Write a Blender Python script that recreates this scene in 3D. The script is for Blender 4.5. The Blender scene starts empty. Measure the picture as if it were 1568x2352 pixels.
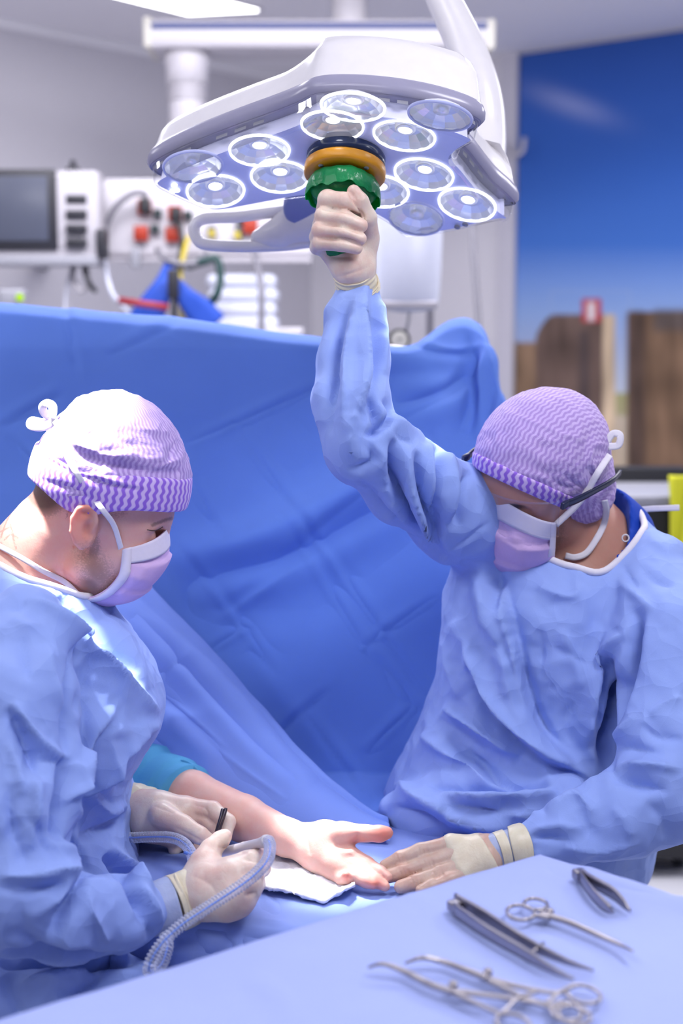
import bpy, bmesh, math, random
import numpy as np
from mathutils import Vector, Matrix

random.seed(7)
rng = np.random.default_rng(11)
SC = bpy.context.scene
COL = SC.collection

# ------------------------------------------------------------------ camera
W, H = 1568.0, 2352.0
FPX = 50.0 / 36.0 * H
PITCH = math.radians(7.5)
CAM = np.array([0.0, 0.0, 1.44])
FW = np.array([0.0, math.cos(PITCH), -math.sin(PITCH)])
RT = np.array([1.0, 0.0, 0.0])
UP = np.array([0.0, math.sin(PITCH), math.cos(PITCH)])


def P(px, py, d):
    """world point seen at pixel (px,py) at depth d metres"""
    return CAM + d * (FW + RT * ((px - W / 2) / FPX) + UP * ((H / 2 - py) / FPX))


def ray(px, py):
    return FW + RT * ((px - W / 2) / FPX) + UP * ((H / 2 - py) / FPX)


def PZ(px, py, z):
    r = ray(px, py)
    return CAM + r * ((z - CAM[2]) / r[2])


def PPL(px, py, o, n):
    r = ray(px, py)
    t = np.dot(np.asarray(o) - CAM, n) / np.dot(r, n)
    return CAM + r * t


def proj(V):
    q = V - CAM
    d = q @ FW
    return W / 2 + FPX * (q @ RT) / d, H / 2 - FPX * (q @ UP) / d, d


def L(px, d):
    return px * d / FPX


def s2l(c):
    return c / 12.92 if c <= 0.04045 else ((c + 0.055) / 1.055) ** 2.4


def rgb(r, g, b):
    return (s2l(r / 255), s2l(g / 255), s2l(b / 255), 1.0)


def unit(v):
    v = np.asarray(v, float)
    return v / (np.linalg.norm(v) + 1e-12)


# ------------------------------------------------------------------ materials
class NT:
    """small helper around a material's node tree"""

    def __init__(self, name):
        self.m = bpy.data.materials.new(name)
        self.m.use_nodes = True
        self.t = self.m.node_tree
        self.t.nodes.clear()
        self.out = self.n('ShaderNodeOutputMaterial')

    def n(self, kind, **kw):
        nd = self.t.nodes.new(kind)
        for k, v in kw.items():
            setattr(nd, k, v)
        return nd

    def l(self, a, b):
        self.t.links.new(a, b)

    def val(self, sock, v):
        if hasattr(v, 'is_linked') or hasattr(v, 'links'):
            self.l(v, sock)
        else:
            sock.default_value = v

    def math(self, op, a, b=0.0, c=0.0):
        nd = self.n('ShaderNodeMath', operation=op)
        self.val(nd.inputs[0], a)
        self.val(nd.inputs[1], b)
        self.val(nd.inputs[2], c)
        return nd.outputs[0]

    def mix(self, fac, a, b):
        nd = self.n('ShaderNodeMix', data_type='RGBA')
        self.val(nd.inputs[0], fac)
        self.val(nd.inputs[6], a)
        self.val(nd.inputs[7], b)
        return nd.outputs[2]

    def coord(self, which='Object'):
        return self.n('ShaderNodeTexCoord').outputs[which]

    def noise(self, vec, scale, detail=3.0, rough=0.5, dist=0.0):
        nd = self.n('ShaderNodeTexNoise')
        self.l(vec, nd.inputs['Vector'])
        nd.inputs['Scale'].default_value = scale
        nd.inputs['Detail'].default_value = detail
        nd.inputs['Roughness'].default_value = rough
        nd.inputs['Distortion'].default_value = dist
        return nd.outputs['Fac']

    def voro(self, vec, scale, feature='F1'):
        nd = self.n('ShaderNodeTexVoronoi', feature=feature)
        self.l(vec, nd.inputs['Vector'])
        nd.inputs['Scale'].default_value = scale
        return nd.outputs['Distance']

    def ramp(self, fac, stops):
        nd = self.n('ShaderNodeValToRGB')
        self.l(fac, nd.inputs[0])
        e = nd.color_ramp.elements
        while len(e) < len(stops):
            e.new(0.5)
        for i, (p, c) in enumerate(stops):
            e[i].position = p
            e[i].color = c
        return nd.outputs[0]

    def bump(self, h, strength=0.3, dist=0.01, prev=None):
        nd = self.n('ShaderNodeBump')
        nd.inputs['Strength'].default_value = strength
        nd.inputs['Distance'].default_value = dist
        self.l(h, nd.inputs['Height'])
        if prev is not None:
            self.l(prev, nd.inputs['Normal'])
        return nd.outputs[0]

    def bsdf(self, color, rough=0.6, metal=0.0, normal=None, spec=0.5, **kw):
        b = self.n('ShaderNodeBsdfPrincipled')
        self.val(b.inputs['Base Color'], color)
        self.val(b.inputs['Roughness'], rough)
        b.inputs['Metallic'].default_value = metal
        b.inputs['Specular IOR Level'].default_value = spec
        if normal is not None:
            self.l(normal, b.inputs['Normal'])
        for k, v in kw.items():
            self.val(b.inputs[k.replace('_', ' ')], v)
        self.b = b
        return b.outputs[0]

    def done(self, shader):
        self.l(shader, self.out.inputs[0])
        return self.m


def plain(name, color, rough=0.5, metal=0.0, spec=0.5, bump=0.0, bscale=60, **kw):
    t = NT(name)
    co = t.coord()
    nz = t.noise(co, bscale, 3)
    c2 = tuple(min(1, x * 0.92) for x in color[:3]) + (1,)
    col = t.mix(nz, color, c2)
    nrm = t.bump(nz, bump, 0.003) if bump else None
    return t.done(t.bsdf(col, rough, metal, nrm, spec, **kw))


def emit(name, color, strength):
    t = NT(name)
    e = t.n('ShaderNodeEmission')
    e.inputs[0].default_value = color
    e.inputs[1].default_value = strength
    return t.done(e.outputs[0])


def thin_glass(name, tint=(1, 1, 1, 1), rough=0.02, gloss=0.12):
    t = NT(name)
    tr = t.n('ShaderNodeBsdfTransparent')
    tr.inputs[0].default_value = tint
    gl = t.n('ShaderNodeBsdfGlossy')
    gl.inputs['Roughness'].default_value = rough
    lw = t.n('ShaderNodeLayerWeight')
    lw.inputs[0].default_value = 0.25
    f = t.math('ADD', t.math('MULTIPLY', lw.outputs['Fresnel'], 0.15 + 2.0 * gloss), gloss * 0.3)
    mx = t.n('ShaderNodeMixShader')
    t.l(f, mx.inputs[0])
    t.l(tr.outputs[0], mx.inputs[1])
    t.l(gl.outputs[0], mx.inputs[2])
    return t.done(mx.outputs[0])


def cloth_mat(name, color, light=None, crumple=0.25, weave=0.15, rough=0.85, scale=9.0, sheen=0.06):
    """non-woven drape fabric: creased facets + fine weave"""
    t = NT(name)
    co = t.coord()
    warp = t.n('ShaderNodeVectorMath', operation='ADD')
    nzc = t.n('ShaderNodeTexNoise')
    t.l(co, nzc.inputs['Vector'])
    nzc.inputs['Scale'].default_value = scale * 0.8
    sc = t.n('ShaderNodeVectorMath', operation='SCALE')
    t.l(nzc.outputs['Color'], sc.inputs[0])
    sc.inputs['Scale'].default_value = 0.08
    t.l(co, warp.inputs[0])
    t.l(sc.outputs[0], warp.inputs[1])
    v1 = t.voro(warp.outputs[0], scale, 'F1')
    v2 = t.voro(warp.outputs[0], scale * 2.3, 'F1')
    hgt = t.math('ADD', t.math('MULTIPLY', v1, 1.0), t.math('MULTIPLY', v2, 0.4))
    n1 = t.bump(hgt, crumple, 0.02)
    fine = t.noise(co, 900, 2, 0.6)
    n2 = t.bump(fine, weave, 0.001, n1)
    if light is None:
        light = tuple(min(1, x * 1.08) for x in color[:3]) + (1,)
    mott = t.noise(co, 14, 4, 0.6)
    col = t.mix(mott, color, light)
    return t.done(t.bsdf(col, rough, 0, n2, 0.25, Sheen_Weight=sheen, Sheen_Roughness=0.5))


# ------------------------------------------------------------------ objects
ORIGIN = {}


def mesh_np(name, V, F):
    V = np.asarray(V, float)
    me = bpy.data.meshes.new(name)
    if isinstance(F, np.ndarray):
        k = F.shape[1]
        me.vertices.add(len(V))
        me.vertices.foreach_set('co', V.astype(np.float32).ravel())
        me.loops.add(F.size)
        me.loops.foreach_set('vertex_index', F.astype(np.int32).ravel())
        me.polygons.add(len(F))
        me.polygons.foreach_set('loop_start', (np.arange(len(F)) * k).astype(np.int32))
        me.update(calc_edges=True)
        me.validate()
    else:
        me.from_pydata([tuple(v) for v in V], [], [tuple(int(i) for i in f) for f in F])
        me.update()
    return me


def root_of(o):
    while o.parent:
        o = o.parent
    return o


def obj(name, VF, mat, parent=None, smooth=True, uv=None, origin=None, sharp=None, vcol=None):
    """one mesh object; vertices are given in world space"""
    V, F = VF
    V = np.asarray(V, float)
    if parent is not None:
        org = ORIGIN[root_of(parent).name]
    else:
        org = np.asarray(origin if origin is not None else [V[:, 0].mean(), V[:, 1].mean(), V[:, 2].min()], float)
    me = mesh_np(name, V - org, F)
    if smooth:
        me.polygons.foreach_set('use_smooth', np.ones(len(me.polygons), bool))
    if uv is not None:
        lay = me.uv_layers.new(name='UVMap')
        li = np.empty(len(me.loops), np.int32)
        me.loops.foreach_get('vertex_index', li)
        lay.data.foreach_set('uv', np.asarray(uv, np.float32)[li].ravel())
    if vcol is not None:
        a = me.color_attributes.new('print', 'FLOAT_COLOR', 'POINT')
        a.data.foreach_set('color', np.asarray(vcol, np.float32).ravel())
    if mat is not None:
        me.materials.append(mat)
    o = bpy.data.objects.new(name, me)
    COL.objects.link(o)
    if sharp is not None and smooth:
        try:
            me.set_sharp_from_angle(angle=math.radians(sharp))
        except Exception:
            pass
    if parent is not None:
        o.parent = parent
    else:
        o.location = org
        ORIGIN[o.name] = org
    return o


def tag(o, label, cat, group=None, kind=None):
    if label:
        o['label'] = label
    if cat:
        o['category'] = cat
    if group:
        o['group'] = group
    if kind:
        o['kind'] = kind
    return o


def thing(name, label, cat, loc, group=None):
    o = bpy.data.objects.new(name, None)
    o.empty_display_size = 0.05
    COL.objects.link(o)
    o.location = loc
    ORIGIN[o.name] = np.asarray(loc, float)
    return tag(o, label, cat, group)


def struct(o):
    o['kind'] = 'structure'
    return o


# ------------------------------------------------------------------ shapes
def join(*parts):
    Vs, Fs, n = [], [], 0
    for V, F in parts:
        Vs.append(np.asarray(V, float))
        Fs += [[int(i) + n for i in f] for f in F]
        n += len(V)
    return np.vstack(Vs), Fs


def box(c, size, axes=None, bevel=0.0):
    """box (optionally rounded) centred at c"""
    bm = bmesh.new()
    bmesh.ops.create_cube(bm, size=1.0)
    for v in bm.verts:
        v.co = Vector((v.co.x * size[0], v.co.y * size[1], v.co.z * size[2]))
    if bevel > 0:
        bmesh.ops.bevel(bm, geom=list(bm.edges), offset=bevel, segments=3, profile=0.5, affect='EDGES')
    bm.verts.index_update()
    V = np.array([v.co[:] for v in bm.verts])
    F = [[v.index for v in f.verts] for f in bm.faces]
    bm.free()
    if axes is not None:
        V = V @ np.asarray(axes, float)
    return V + np.asarray(c, float), F


def frame_axes(ex, ez):
    """rows = local x,y,z axes"""
    ez = unit(ez)
    ex = unit(np.asarray(ex, float) - np.dot(ex, ez) * ez)
    return np.array([ex, np.cross(ez, ex), ez])


def catmull(pts, n=8, closed=False):
    pts = np.asarray(pts, float)
    m = len(pts)
    out = []
    rngk = range(m if closed else m - 1)
    for i in rngk:
        if closed:
            p0, p1, p2, p3 = pts[(i - 1) % m], pts[i], pts[(i + 1) % m], pts[(i + 2) % m]
        else:
            p1, p2 = pts[i], pts[i + 1]
            p0 = pts[i - 1] if i > 0 else 2 * p1 - p2
            p3 = pts[i + 2] if i + 2 < m else 2 * p2 - p1
        for k in range(n):
            t = k / n
            out.append(0.5 * (2 * p1 + (p2 - p0) * t + (2 * p0 - 5 * p1 + 4 * p2 - p3) * t * t
                              + (3 * p1 - p0 - 3 * p2 + p3) * t ** 3))
    if not closed:
        out.append(pts[-1])
    return np.array(out)


def tube(pts, r, seg=16, up=None, flat=1.0, caps=True, closed=False, phase=0.0):
    """swept tube; r scalar or per point; flat scales the second section axis; up fixes the first axis"""
    pts = np.asarray(pts, float)
    n = len(pts)
    r = np.broadcast_to(np.asarray(r, float), (n,))
    if closed:
        tang = np.array([unit(pts[(i + 1) % n] - pts[i - 1]) for i in range(n)])
    else:
        tang = np.array([unit(pts[min(i + 1, n - 1)] - pts[max(i - 1, 0)]) for i in range(n)])
    a = np.asarray(up, float) if up is not None else np.array([0.3, 0.2, 0.93])
    a = a - np.dot(a, tang[0]) * tang[0]
    if np.linalg.norm(a) < 1e-3:
        a = np.cross(tang[0], [1, 0.1, 0])
    a = unit(a)
    V, F = [], []
    th = np.arange(seg) / seg * 2 * math.pi + phase
    fl = np.broadcast_to(np.asarray(flat, float), (n,))
    for i in range(n):
        base = np.asarray(up, float) if up is not None else a
        a2 = base - np.dot(base, tang[i]) * tang[i]
        a = unit(a2) if np.linalg.norm(a2) > 1e-4 else a
        b = np.cross(tang[i], a)
        V.append(pts[i] + r[i] * (np.cos(th)[:, None] * a + fl[i] * np.sin(th)[:, None] * b))
    V = np.vstack(V)
    for i in range(n if closed else n - 1):
        j = (i + 1) % n
        for k in range(seg):
            k2 = (k + 1) % seg
            F.append([i * seg + k, i * seg + k2, j * seg + k2, j * seg + k])
    if caps and not closed:
        F.append(list(range(seg))[::-1])
        F.append([(n - 1) * seg + k for k in range(seg)])
    return V, F


def lathe(prof, o, axis, seg=40, ref=None, caps=False):
    """profile [(r, h)] revolved about axis through o"""
    axis = unit(axis)
    a = np.asarray(ref if ref is not None else ([1, 0, 0] if abs(axis[0]) < 0.8 else [0, 1, 0]), float)
    a = unit(a - np.dot(a, axis) * axis)
    b = np.cross(axis, a)
    th = np.arange(seg) / seg * 2 * math.pi
    ring = np.cos(th)[:, None] * a + np.sin(th)[:, None] * b
    V = np.vstack([np.asarray(o) + r * ring + h * axis for r, h in prof])
    F = []
    for i in range(len(prof) - 1):
        for k in range(seg):
            k2 = (k + 1) % seg
            F.append([i * seg + k, i * seg + k2, (i + 1) * seg + k2, (i + 1) * seg + k])
    if caps:
        F.append(list(range(seg))[::-1])
        F.append([(len(prof) - 1) * seg + k for k in range(seg)])
    return V, F


def vnormals(V, F):
    F = np.asarray(F)
    if F.shape[1] == 4:
        n = np.cross(V[F[:, 2]] - V[F[:, 0]], V[F[:, 3]] - V[F[:, 1]])
    else:
        n = np.cross(V[F[:, 1]] - V[F[:, 0]], V[F[:, 2]] - V[F[:, 0]])
    N = np.zeros_like(V)
    for c in range(F.shape[1]):
        for k in range(3):
            N[:, k] += np.bincount(F[:, c], n[:, k], len(V))
    return N / (np.linalg.norm(N, axis=1, keepdims=True) + 1e-12)


def grid_faces(nu, nv, wrap_u=False):
    i = np.arange(nu if wrap_u else nu - 1)
    j = np.arange(nv - 1)
    I, J = np.meshgrid(i, j, indexing='ij')
    I2 = (I + 1) % nu
    return np.stack([I * nv + J, I2 * nv + J, I2 * nv + J + 1, I * nv + J + 1], -1).reshape(-1, 4)


def sheet(G, thick, both=True):
    """G (nu,nv,3) grid -> solid sheet (second side offset by -normal*thick)"""
    nu, nv = G.shape[:2]
    V = G.reshape(-1, 3)
    F = grid_faces(nu, nv)
    N = vnormals(V, F)
    V2 = V - N * thick
    n = nu * nv
    F2 = F[:, ::-1] + n
    rim = []
    idx = lambda i, j: i * nv + j
    b = [idx(i, 0) for i in range(nu)] + [idx(nu - 1, j) for j in range(1, nv)] + \
        [idx(i, nv - 1) for i in range(nu - 2, -1, -1)] + [idx(0, j) for j in range(nv - 2, 0, -1)]
    for k in range(len(b)):
        a, c = b[k], b[(k + 1) % len(b)]
        rim.append([c, a, a + n, c + n])
    return np.vstack([V, V2]), np.vstack([F, F2, np.array(rim)])


def ribbon(pts, width, normal, thick=0.001, n=6):
    """flat band along pts; normal = facing direction(s)"""
    c = catmull(pts, n) if n > 1 else np.asarray(pts, float)
    m = len(c)
    nr = np.asarray(normal, float)
    if nr.ndim == 1:
        nr = np.broadcast_to(nr, (m, 3))
    else:
        nr = np.array([[np.interp(i / (m - 1), np.linspace(0, 1, len(nr)), nr[:, k]) for k in range(3)] for i in range(m)])
    w = np.broadcast_to(np.asarray(width, float), (m,)) if np.ndim(width) == 0 else np.interp(
        np.linspace(0, 1, m), np.linspace(0, 1, len(width)), width)
    rows = []
    for i in range(m):
        t = unit(c[min(i + 1, m - 1)] - c[max(i - 1, 0)])
        s = unit(np.cross(t, nr[i]))
        rows.append([c[i] + s * w[i] * q for q in (-.5, -.17, .17, .5)])
    return sheet(np.array(rows)[:, ::-1], thick)


# ------------------------------------------------------------------ noise
_perm = rng.permutation(256)
_perm = np.concatenate([_perm, _perm, _perm])
_grad = rng.normal(size=(256, 3))
_grad /= np.linalg.norm(_grad, axis=1, keepdims=True)


def noise3(Q):
    Q = np.asarray(Q, float)
    i = np.floor(Q).astype(int)
    f = Q - i
    u = f * f * f * (f * (f * 6 - 15) + 10)
    i &= 255
    out = 0
    for dx in (0, 1):
        for dy in (0, 1):
            for dz in (0, 1):
                h = _perm[_perm[_perm[i[:, 0] + dx] + i[:, 1] + dy] + i[:, 2] + dz]
                g = (_grad[h] * (f - np.array([dx, dy, dz]))).sum(1)
                w = (u[:, 0] if dx else 1 - u[:, 0]) * (u[:, 1] if dy else 1 - u[:, 1]) * (u[:, 2] if dz else 1 - u[:, 2])
                out = out + g * w
    return out * 1.6


def fbm(Q, o=4):
    s, a = 0, 1.0
    for k in range(o):
        s = s + a * noise3(Q * 2 ** k + 17.3 * k)
        a *= 0.5
    return s


def ridged(Q, o=3):
    s, a = 0, 1.0
    for k in range(o):
        s = s + a * (1 - np.abs(noise3(Q * 2 ** k + 9.1 * k)) * 2)
        a *= 0.5
    return s


# ------------------------------------------------------------------ signed distance modelling
def smin(a, b, k):
    h = np.clip(0.5 + 0.5 * (b - a) / k, 0, 1)
    return b + (a - b) * h - k * h * (1 - h)


def smax(a, b, k):
    return -smin(-a, -b, k)


def cap(p, a, b, ra, rb):
    ab = b - a
    t = np.clip((p - a) @ ab / (ab @ ab + 1e-12), 0, 1)
    return np.linalg.norm(p - a - t[:, None] * ab, axis=1) - (ra + (rb - ra) * t)


def ell(p, c, r, ax=None):
    q = p - c
    if ax is not None:
        q = q @ np.asarray(ax).T
    r = np.asarray(r, float)
    k0 = np.linalg.norm(q / r, axis=1)
    k1 = np.linalg.norm(q / (r * r), axis=1) + 1e-9
    return k0 * (k0 - 1) / k1


def chain(p, pts, rad, k=0.006):
    d = None
    for i in range(len(pts) - 1):
        c = cap(p, pts[i], pts[i + 1], rad[i], rad[i + 1])
        d = c if d is None else smin(d, c, k)
    return d


def zstack(p, rows, k=1.0):
    """rows: (z, cx, cy, rx, ry) - body of elliptical sections"""
    rows = sorted(rows)
    R = np.array(rows, float)
    zz = np.linspace(R[0, 0], R[-1, 0], 60)
    S = [np.interp(zz, R[:, 0], R[:, i]) for i in range(1, 5)]
    ker = np.ones(9) / 9
    S = [np.convolve(np.pad(s, 4, 'edge'), ker, 'valid') for s in S]
    cx, cy, rx, ry = [np.interp(p[:, 2], zz, s) for s in S]
    q = np.sqrt(((p[:, 0] - cx) / rx) ** 2 + ((p[:, 1] - cy) / ry) ** 2)
    d = (q - 1) * np.minimum(rx, ry)
    zc = np.maximum(R[0, 0] - p[:, 2], p[:, 2] - R[-1, 0])
    return smax(d, zc, 0.04)


def sdf_mesh(fn, lo, hi, h, smooth=2, band=2.2):
    lo = np.asarray(lo, float)
    hi = np.asarray(hi, float)
    nc = np.ceil((hi - lo) / (4 * h)).astype(int) + 1
    ax = [lo[i] + np.arange(nc[i]) * 4 * h for i in range(3)]
    G = np.stack(np.meshgrid(*ax, indexing='ij'), -1).reshape(-1, 3)
    D = fn(G).reshape(nc)
    for a in range(3):
        n = (nc[a] - 1) * 4 + 1
        t = np.arange(n) / 4
        i0 = np.minimum(t.astype(int), nc[a] - 2)
        f = t - i0
        sh = [1, 1, 1]
        sh[a] = n
        f = f.reshape(sh)
        D = np.take(D, i0, a) * (1 - f) + np.take(D, i0 + 1, a) * f
    idx = np.argwhere(np.abs(D) < 4 * h * band)
    vals = np.empty(len(idx))
    for s in range(0, len(idx), 400000):
        vals[s:s + 400000] = fn(lo + idx[s:s + 400000] * h)
    D[idx[:, 0], idx[:, 1], idx[:, 2]] = vals
    S = D < 0
    nx, ny, nz = D.shape
    c = np.zeros((nx - 1, ny - 1, nz - 1), np.int8)
    for dx in (0, 1):
        for dy in (0, 1):
            for dz in (0, 1):
                c += S[dx:nx - 1 + dx, dy:ny - 1 + dy, dz:nz - 1 + dz]
    act = np.argwhere((c > 0) & (c < 8))
    vid = -np.ones(c.shape, np.int64)
    vid[act[:, 0], act[:, 1], act[:, 2]] = np.arange(len(act))
    acc = np.zeros((len(act), 3))
    cnt = np.zeros(len(act))
    corners = [(x, y, z) for x in (0, 1) for y in (0, 1) for z in (0, 1)]
    for a in corners:
        for b in corners:
            if sum(b) - sum(a) == 1 and all(b[i] >= a[i] for i in range(3)):
                va = D[act[:, 0] + a[0], act[:, 1] + a[1], act[:, 2] + a[2]]
                vb = D[act[:, 0] + b[0], act[:, 1] + b[1], act[:, 2] + b[2]]
                m = (va < 0) != (vb < 0)
                t = np.where(m, va / np.where(m, va - vb, 1), 0)
                p = np.array(a) + t[:, None] * (np.array(b) - np.array(a))
                acc[m] += p[m]
                cnt[m] += 1
    V = lo + (act + acc / cnt[:, None]) * h
    Fs = []
    for axn in range(3):
        o1, o2 = [(1, 2), (2, 0), (0, 1)][axn]
        sl = [slice(None)] * 3
        sl2 = [slice(None)] * 3
        sl[axn] = slice(0, -1)
        sl2[axn] = slice(1, None)
        A, B = S[tuple(sl)], S[tuple(sl2)]
        e = np.argwhere(A != B)
        ok = (e[:, o1] >= 1) & (e[:, o2] >= 1) & (e[:, o1] < D.shape[o1] - 1) & (e[:, o2] < D.shape[o2] - 1)
        e = e[ok]
        q = []
        for s1, s2 in ((1, 1), (0, 1), (0, 0), (1, 0)):
            k = e.copy()
            k[:, o1] -= s1
            k[:, o2] -= s2
            q.append(vid[k[:, 0], k[:, 1], k[:, 2]])
        q = np.stack(q, 1)
        ins = A[e[:, 0], e[:, 1], e[:, 2]]
        q[~ins] = q[~ins][:, ::-1]
        Fs.append(q)
    F = np.vstack(Fs)
    F = F[(F >= 0).all(1)]
    V = lap(V, F, smooth)
    return V, F


def lap(V, F, it=1, w=0.5):
    if it == 0:
        return V
    E = np.vstack([F[:, [k, (k + 1) % F.shape[1]]] for k in range(F.shape[1])])
    a = np.concatenate([E[:, 0], E[:, 1]])
    b = np.concatenate([E[:, 1], E[:, 0]])
    deg = np.bincount(a, minlength=len(V)).astype(float)
    deg[deg == 0] = 1
    for _ in range(it):
        for ww in (w, -w * 0.96 if it > 2 else 0):
            if ww == 0:
                continue
            M = np.stack([np.bincount(a, V[b, k], len(V)) for k in range(3)], 1) / deg[:, None]
            V = V + ww * (M - V)
    return V


def bounds(pts, pad):
    pts = np.asarray(pts, float)
    return pts.min(0) - pad, pts.max(0) + pad


# ------------------------------------------------------------------ folds: sculpting strokes on a finished surface
def stroke_field(px, py, pts):
    pts = np.asarray(pts, float)
    if len(pts) > 2:
        pts = catmull(pts, 5)
    seg = np.linalg.norm(np.diff(pts, axis=0), axis=1)
    tot = seg.sum()
    best = np.full(len(px), 1e9)
    side = np.zeros(len(px))
    tt = np.zeros(len(px))
    acc = 0.0
    for i in range(len(pts) - 1):
        a, ab = pts[i], pts[i + 1] - pts[i]
        l2 = ab @ ab + 1e-9
        t = np.clip(((px - a[0]) * ab[0] + (py - a[1]) * ab[1]) / l2, 0, 1)
        dx = px - a[0] - t * ab[0]
        dy = py - a[1] - t * ab[1]
        dd = np.hypot(dx, dy)
        m = dd < best
        best[m] = dd[m]
        side[m] = np.sign(ab[0] * dy - ab[1] * dx)[m]
        tt[m] = (acc + t * seg[i])[m] / tot
        acc += seg[i]
    return best, side, tt


def sculpt(V, F, strokes, facing=True, dirn=None):
    """strokes: (kind, points, width_px, amp_m[, dmin, dmax])"""
    N = vnormals(V, F)
    px, py, d = proj(V)
    if facing:
        view = CAM - V
        view /= np.linalg.norm(view, axis=1, keepdims=True)
        fc = np.clip((N * view).sum(1) * 4 + 0.3, 0, 1)
    else:
        fc = np.ones(len(V))
    disp = np.zeros(len(V))
    for s in strokes:
        kind, pts, w, amp = s[:4]
        dm, dx = (s[4], s[5]) if len(s) > 5 else (0, 99)
        P_ = np.asarray(pts, float)
        near = (px > P_[:, 0].min() - 5 * w) & (px < P_[:, 0].max() + 5 * w) & (py > P_[:, 1].min() - 5 * w) & (
            py < P_[:, 1].max() + 5 * w) & (fc > 0) & (d > dm) & (d < dx)
        ix = np.nonzero(near)[0]
        if not len(ix):
            continue
        b, sd, t = stroke_field(px[ix], py[ix], pts)
        tap = np.sin(np.pi * np.clip(t, 0.0, 1.0)) ** 0.6
        ends = np.where((t <= 0) | (t >= 1), np.exp(-(b / w) ** 2), 1)
        if kind == 'r':
            f = np.exp(-(b / w) ** 2)
        elif kind == 'v':
            f = -np.exp(-b / w)
        elif kind == 'c':
            f = np.exp(-b / w)
        elif kind == 'o':
            f = np.where(sd > 0, np.exp(-b / (1.6 * w)), np.exp(-(b / (0.35 * w)) ** 2) * 1.0 - 0.35 * np.exp(-b / w) * (b > 0.3 * w))
        else:
            f = -np.exp(-(b / w) ** 2)
        disp[ix] += amp * f * tap * ends * fc[ix]
    if dirn is not None:
        return V + np.asarray(dirn) * disp[:, None]
    return V + N * disp[:, None]


def scaled(st, fw_, fa_):
    """longer folds are deeper, short dents shallower"""
    out = []
    for k, p_, w_, a_ in st:
        q = np.asarray(p_, float)
        ln_ = np.linalg.norm(np.diff(q, axis=0), axis=1).sum()
        out.append((k, p_, w_ * fw_, a_ * fa_ * np.clip(ln_ / 190, .38, 1.1)))
    return out


def crumple(V, F, amp, scale, seedoff=0.0, aniso=(1, 1, 1)):
    N = vnormals(V, F)
    Q = V * np.asarray(aniso) * scale + seedoff
    wq = Q + 0.6 * np.stack([noise3(Q * 0.7 + 3.1), noise3(Q * 0.7 + 8.7), noise3(Q * 0.7 + 5.3)], 1)
    f = amp * (ridged(wq, 3) - 0.9)
    f += amp * 0.55 * (ridged(wq * 2.3 + 31, 2) - 0.9) * np.clip(noise3(Q * 0.5 + 50) * 2 + 0.5, 0, 1)
    return V + N * f[:, None]


def solid_outline(outline, w_lo, w_hi):
    """polygon (k,3) bottom and offset vector -> prism"""
    k = len(outline)
    V = np.vstack([outline + w_lo, outline + w_hi])
    F = [list(range(k))[::-1], list(range(k, 2 * k))]
    for i in range(k):
        j = (i + 1) % k
        F.append([i, j, j + k, i + k])
    return V, F
# ------------------------------------------------------------------ shared materials
M = {}
M['wall'] = plain('wall_paint', rgb(208, 205, 214), 0.7, bump=0.02)
M['wall_white'] = plain('wall_white_paint', rgb(232, 229, 236), 0.6, bump=0.02)
M['ceiling'] = plain('ceiling_board', rgb(244, 242, 248), 0.8)
M['floor'] = plain('floor_vinyl', rgb(214, 214, 222), 0.4)
M['white_plastic'] = plain('white_plastic', rgb(212, 208, 215), 0.28, spec=0.5)
M['cream_plastic'] = plain('cream_plastic', rgb(226, 222, 212), 0.4)
M['grey_plastic'] = plain('grey_plastic', rgb(150, 150, 160), 0.45)
M['mid_plastic'] = plain('mid_grey_plastic', rgb(180, 176, 184), 0.4)
M['dark_plastic'] = plain('dark_plastic', rgb(38, 38, 46), 0.4)
M['black'] = plain('black_rubber', rgb(28, 28, 34), 0.5)
M['screen'] = plain('dark_screen_glass', rgb(78, 82, 98), 0.25)
M['red'] = plain('red_plastic', rgb(168, 52, 30), 0.4)
M['dark_red'] = plain('dark_red_plastic', rgb(150, 40, 52), 0.4)
M['blue_strap'] = plain('blue_strap_fabric', rgb(28, 72, 176), 0.7)
M['stripe_blue'] = plain('blue_stripe_paint', rgb(36, 58, 128), 0.4)
M['green_hose'] = plain('dark_green_hose', rgb(30, 62, 62), 0.5)
M['grey_cable'] = plain('grey_cable', rgb(120, 118, 128), 0.5)
M['clear_tube'] = thin_glass('clear_tubing', (0.93, 0.94, 0.98, 1), 0.15, 0.25)
M['yellow_plug'] = plain('yellow_plug', rgb(196, 176, 60), 0.4)
M['lime_cloth'] = plain('lime_cloth', rgb(206, 206, 40), 0.8)
M['bag_white'] = plain('bag_white_film', rgb(204, 207, 224), 0.3)
M['led_green'] = emit('green_indicator', rgb(190, 240, 40), 1.2)
M['panel_light'] = emit('ceiling_panel_light', (1.0, 0.99, 1.0, 1), 9.0)

# ------------------------------------------------------------------ room shell
ZC = 2.62
A0 = PZ(0, 50, ZC)
A1 = PZ(600, 170, ZC)
B0 = PZ(1190, 122, ZC)
B1 = PZ(1568, 66, ZC)
dl = unit((A1 - A0) * [1, 1, 0])
dr = unit((B1 - B0) * [1, 1, 0])
# corner
Am = np.array([[dl[0], -dr[0]], [dl[1], -dr[1]]])
st = np.linalg.solve(Am, (B0 - A0)[:2])
CORNER = A0 + dl * st[0]
CORNER[2] = 0
nl = np.array([-dl[1], dl[0], 0])
nr = np.array([-dr[1], dr[0], 0])
if nl @ (CAM - CORNER) > 0:
    nl = -nl
if nr @ (CAM - CORNER) > 0:
    nr = -nr


def wall(name, p0, p1, out, mat):
    q = np.array([p0, p1, p1 + out * 0.12, p0 + out * 0.12])
    q[:, 2] = 0
    return struct(obj(name, solid_outline(q, np.array([0, 0, 0]), np.array([0, 0, ZC])), mat, smooth=False))


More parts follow.
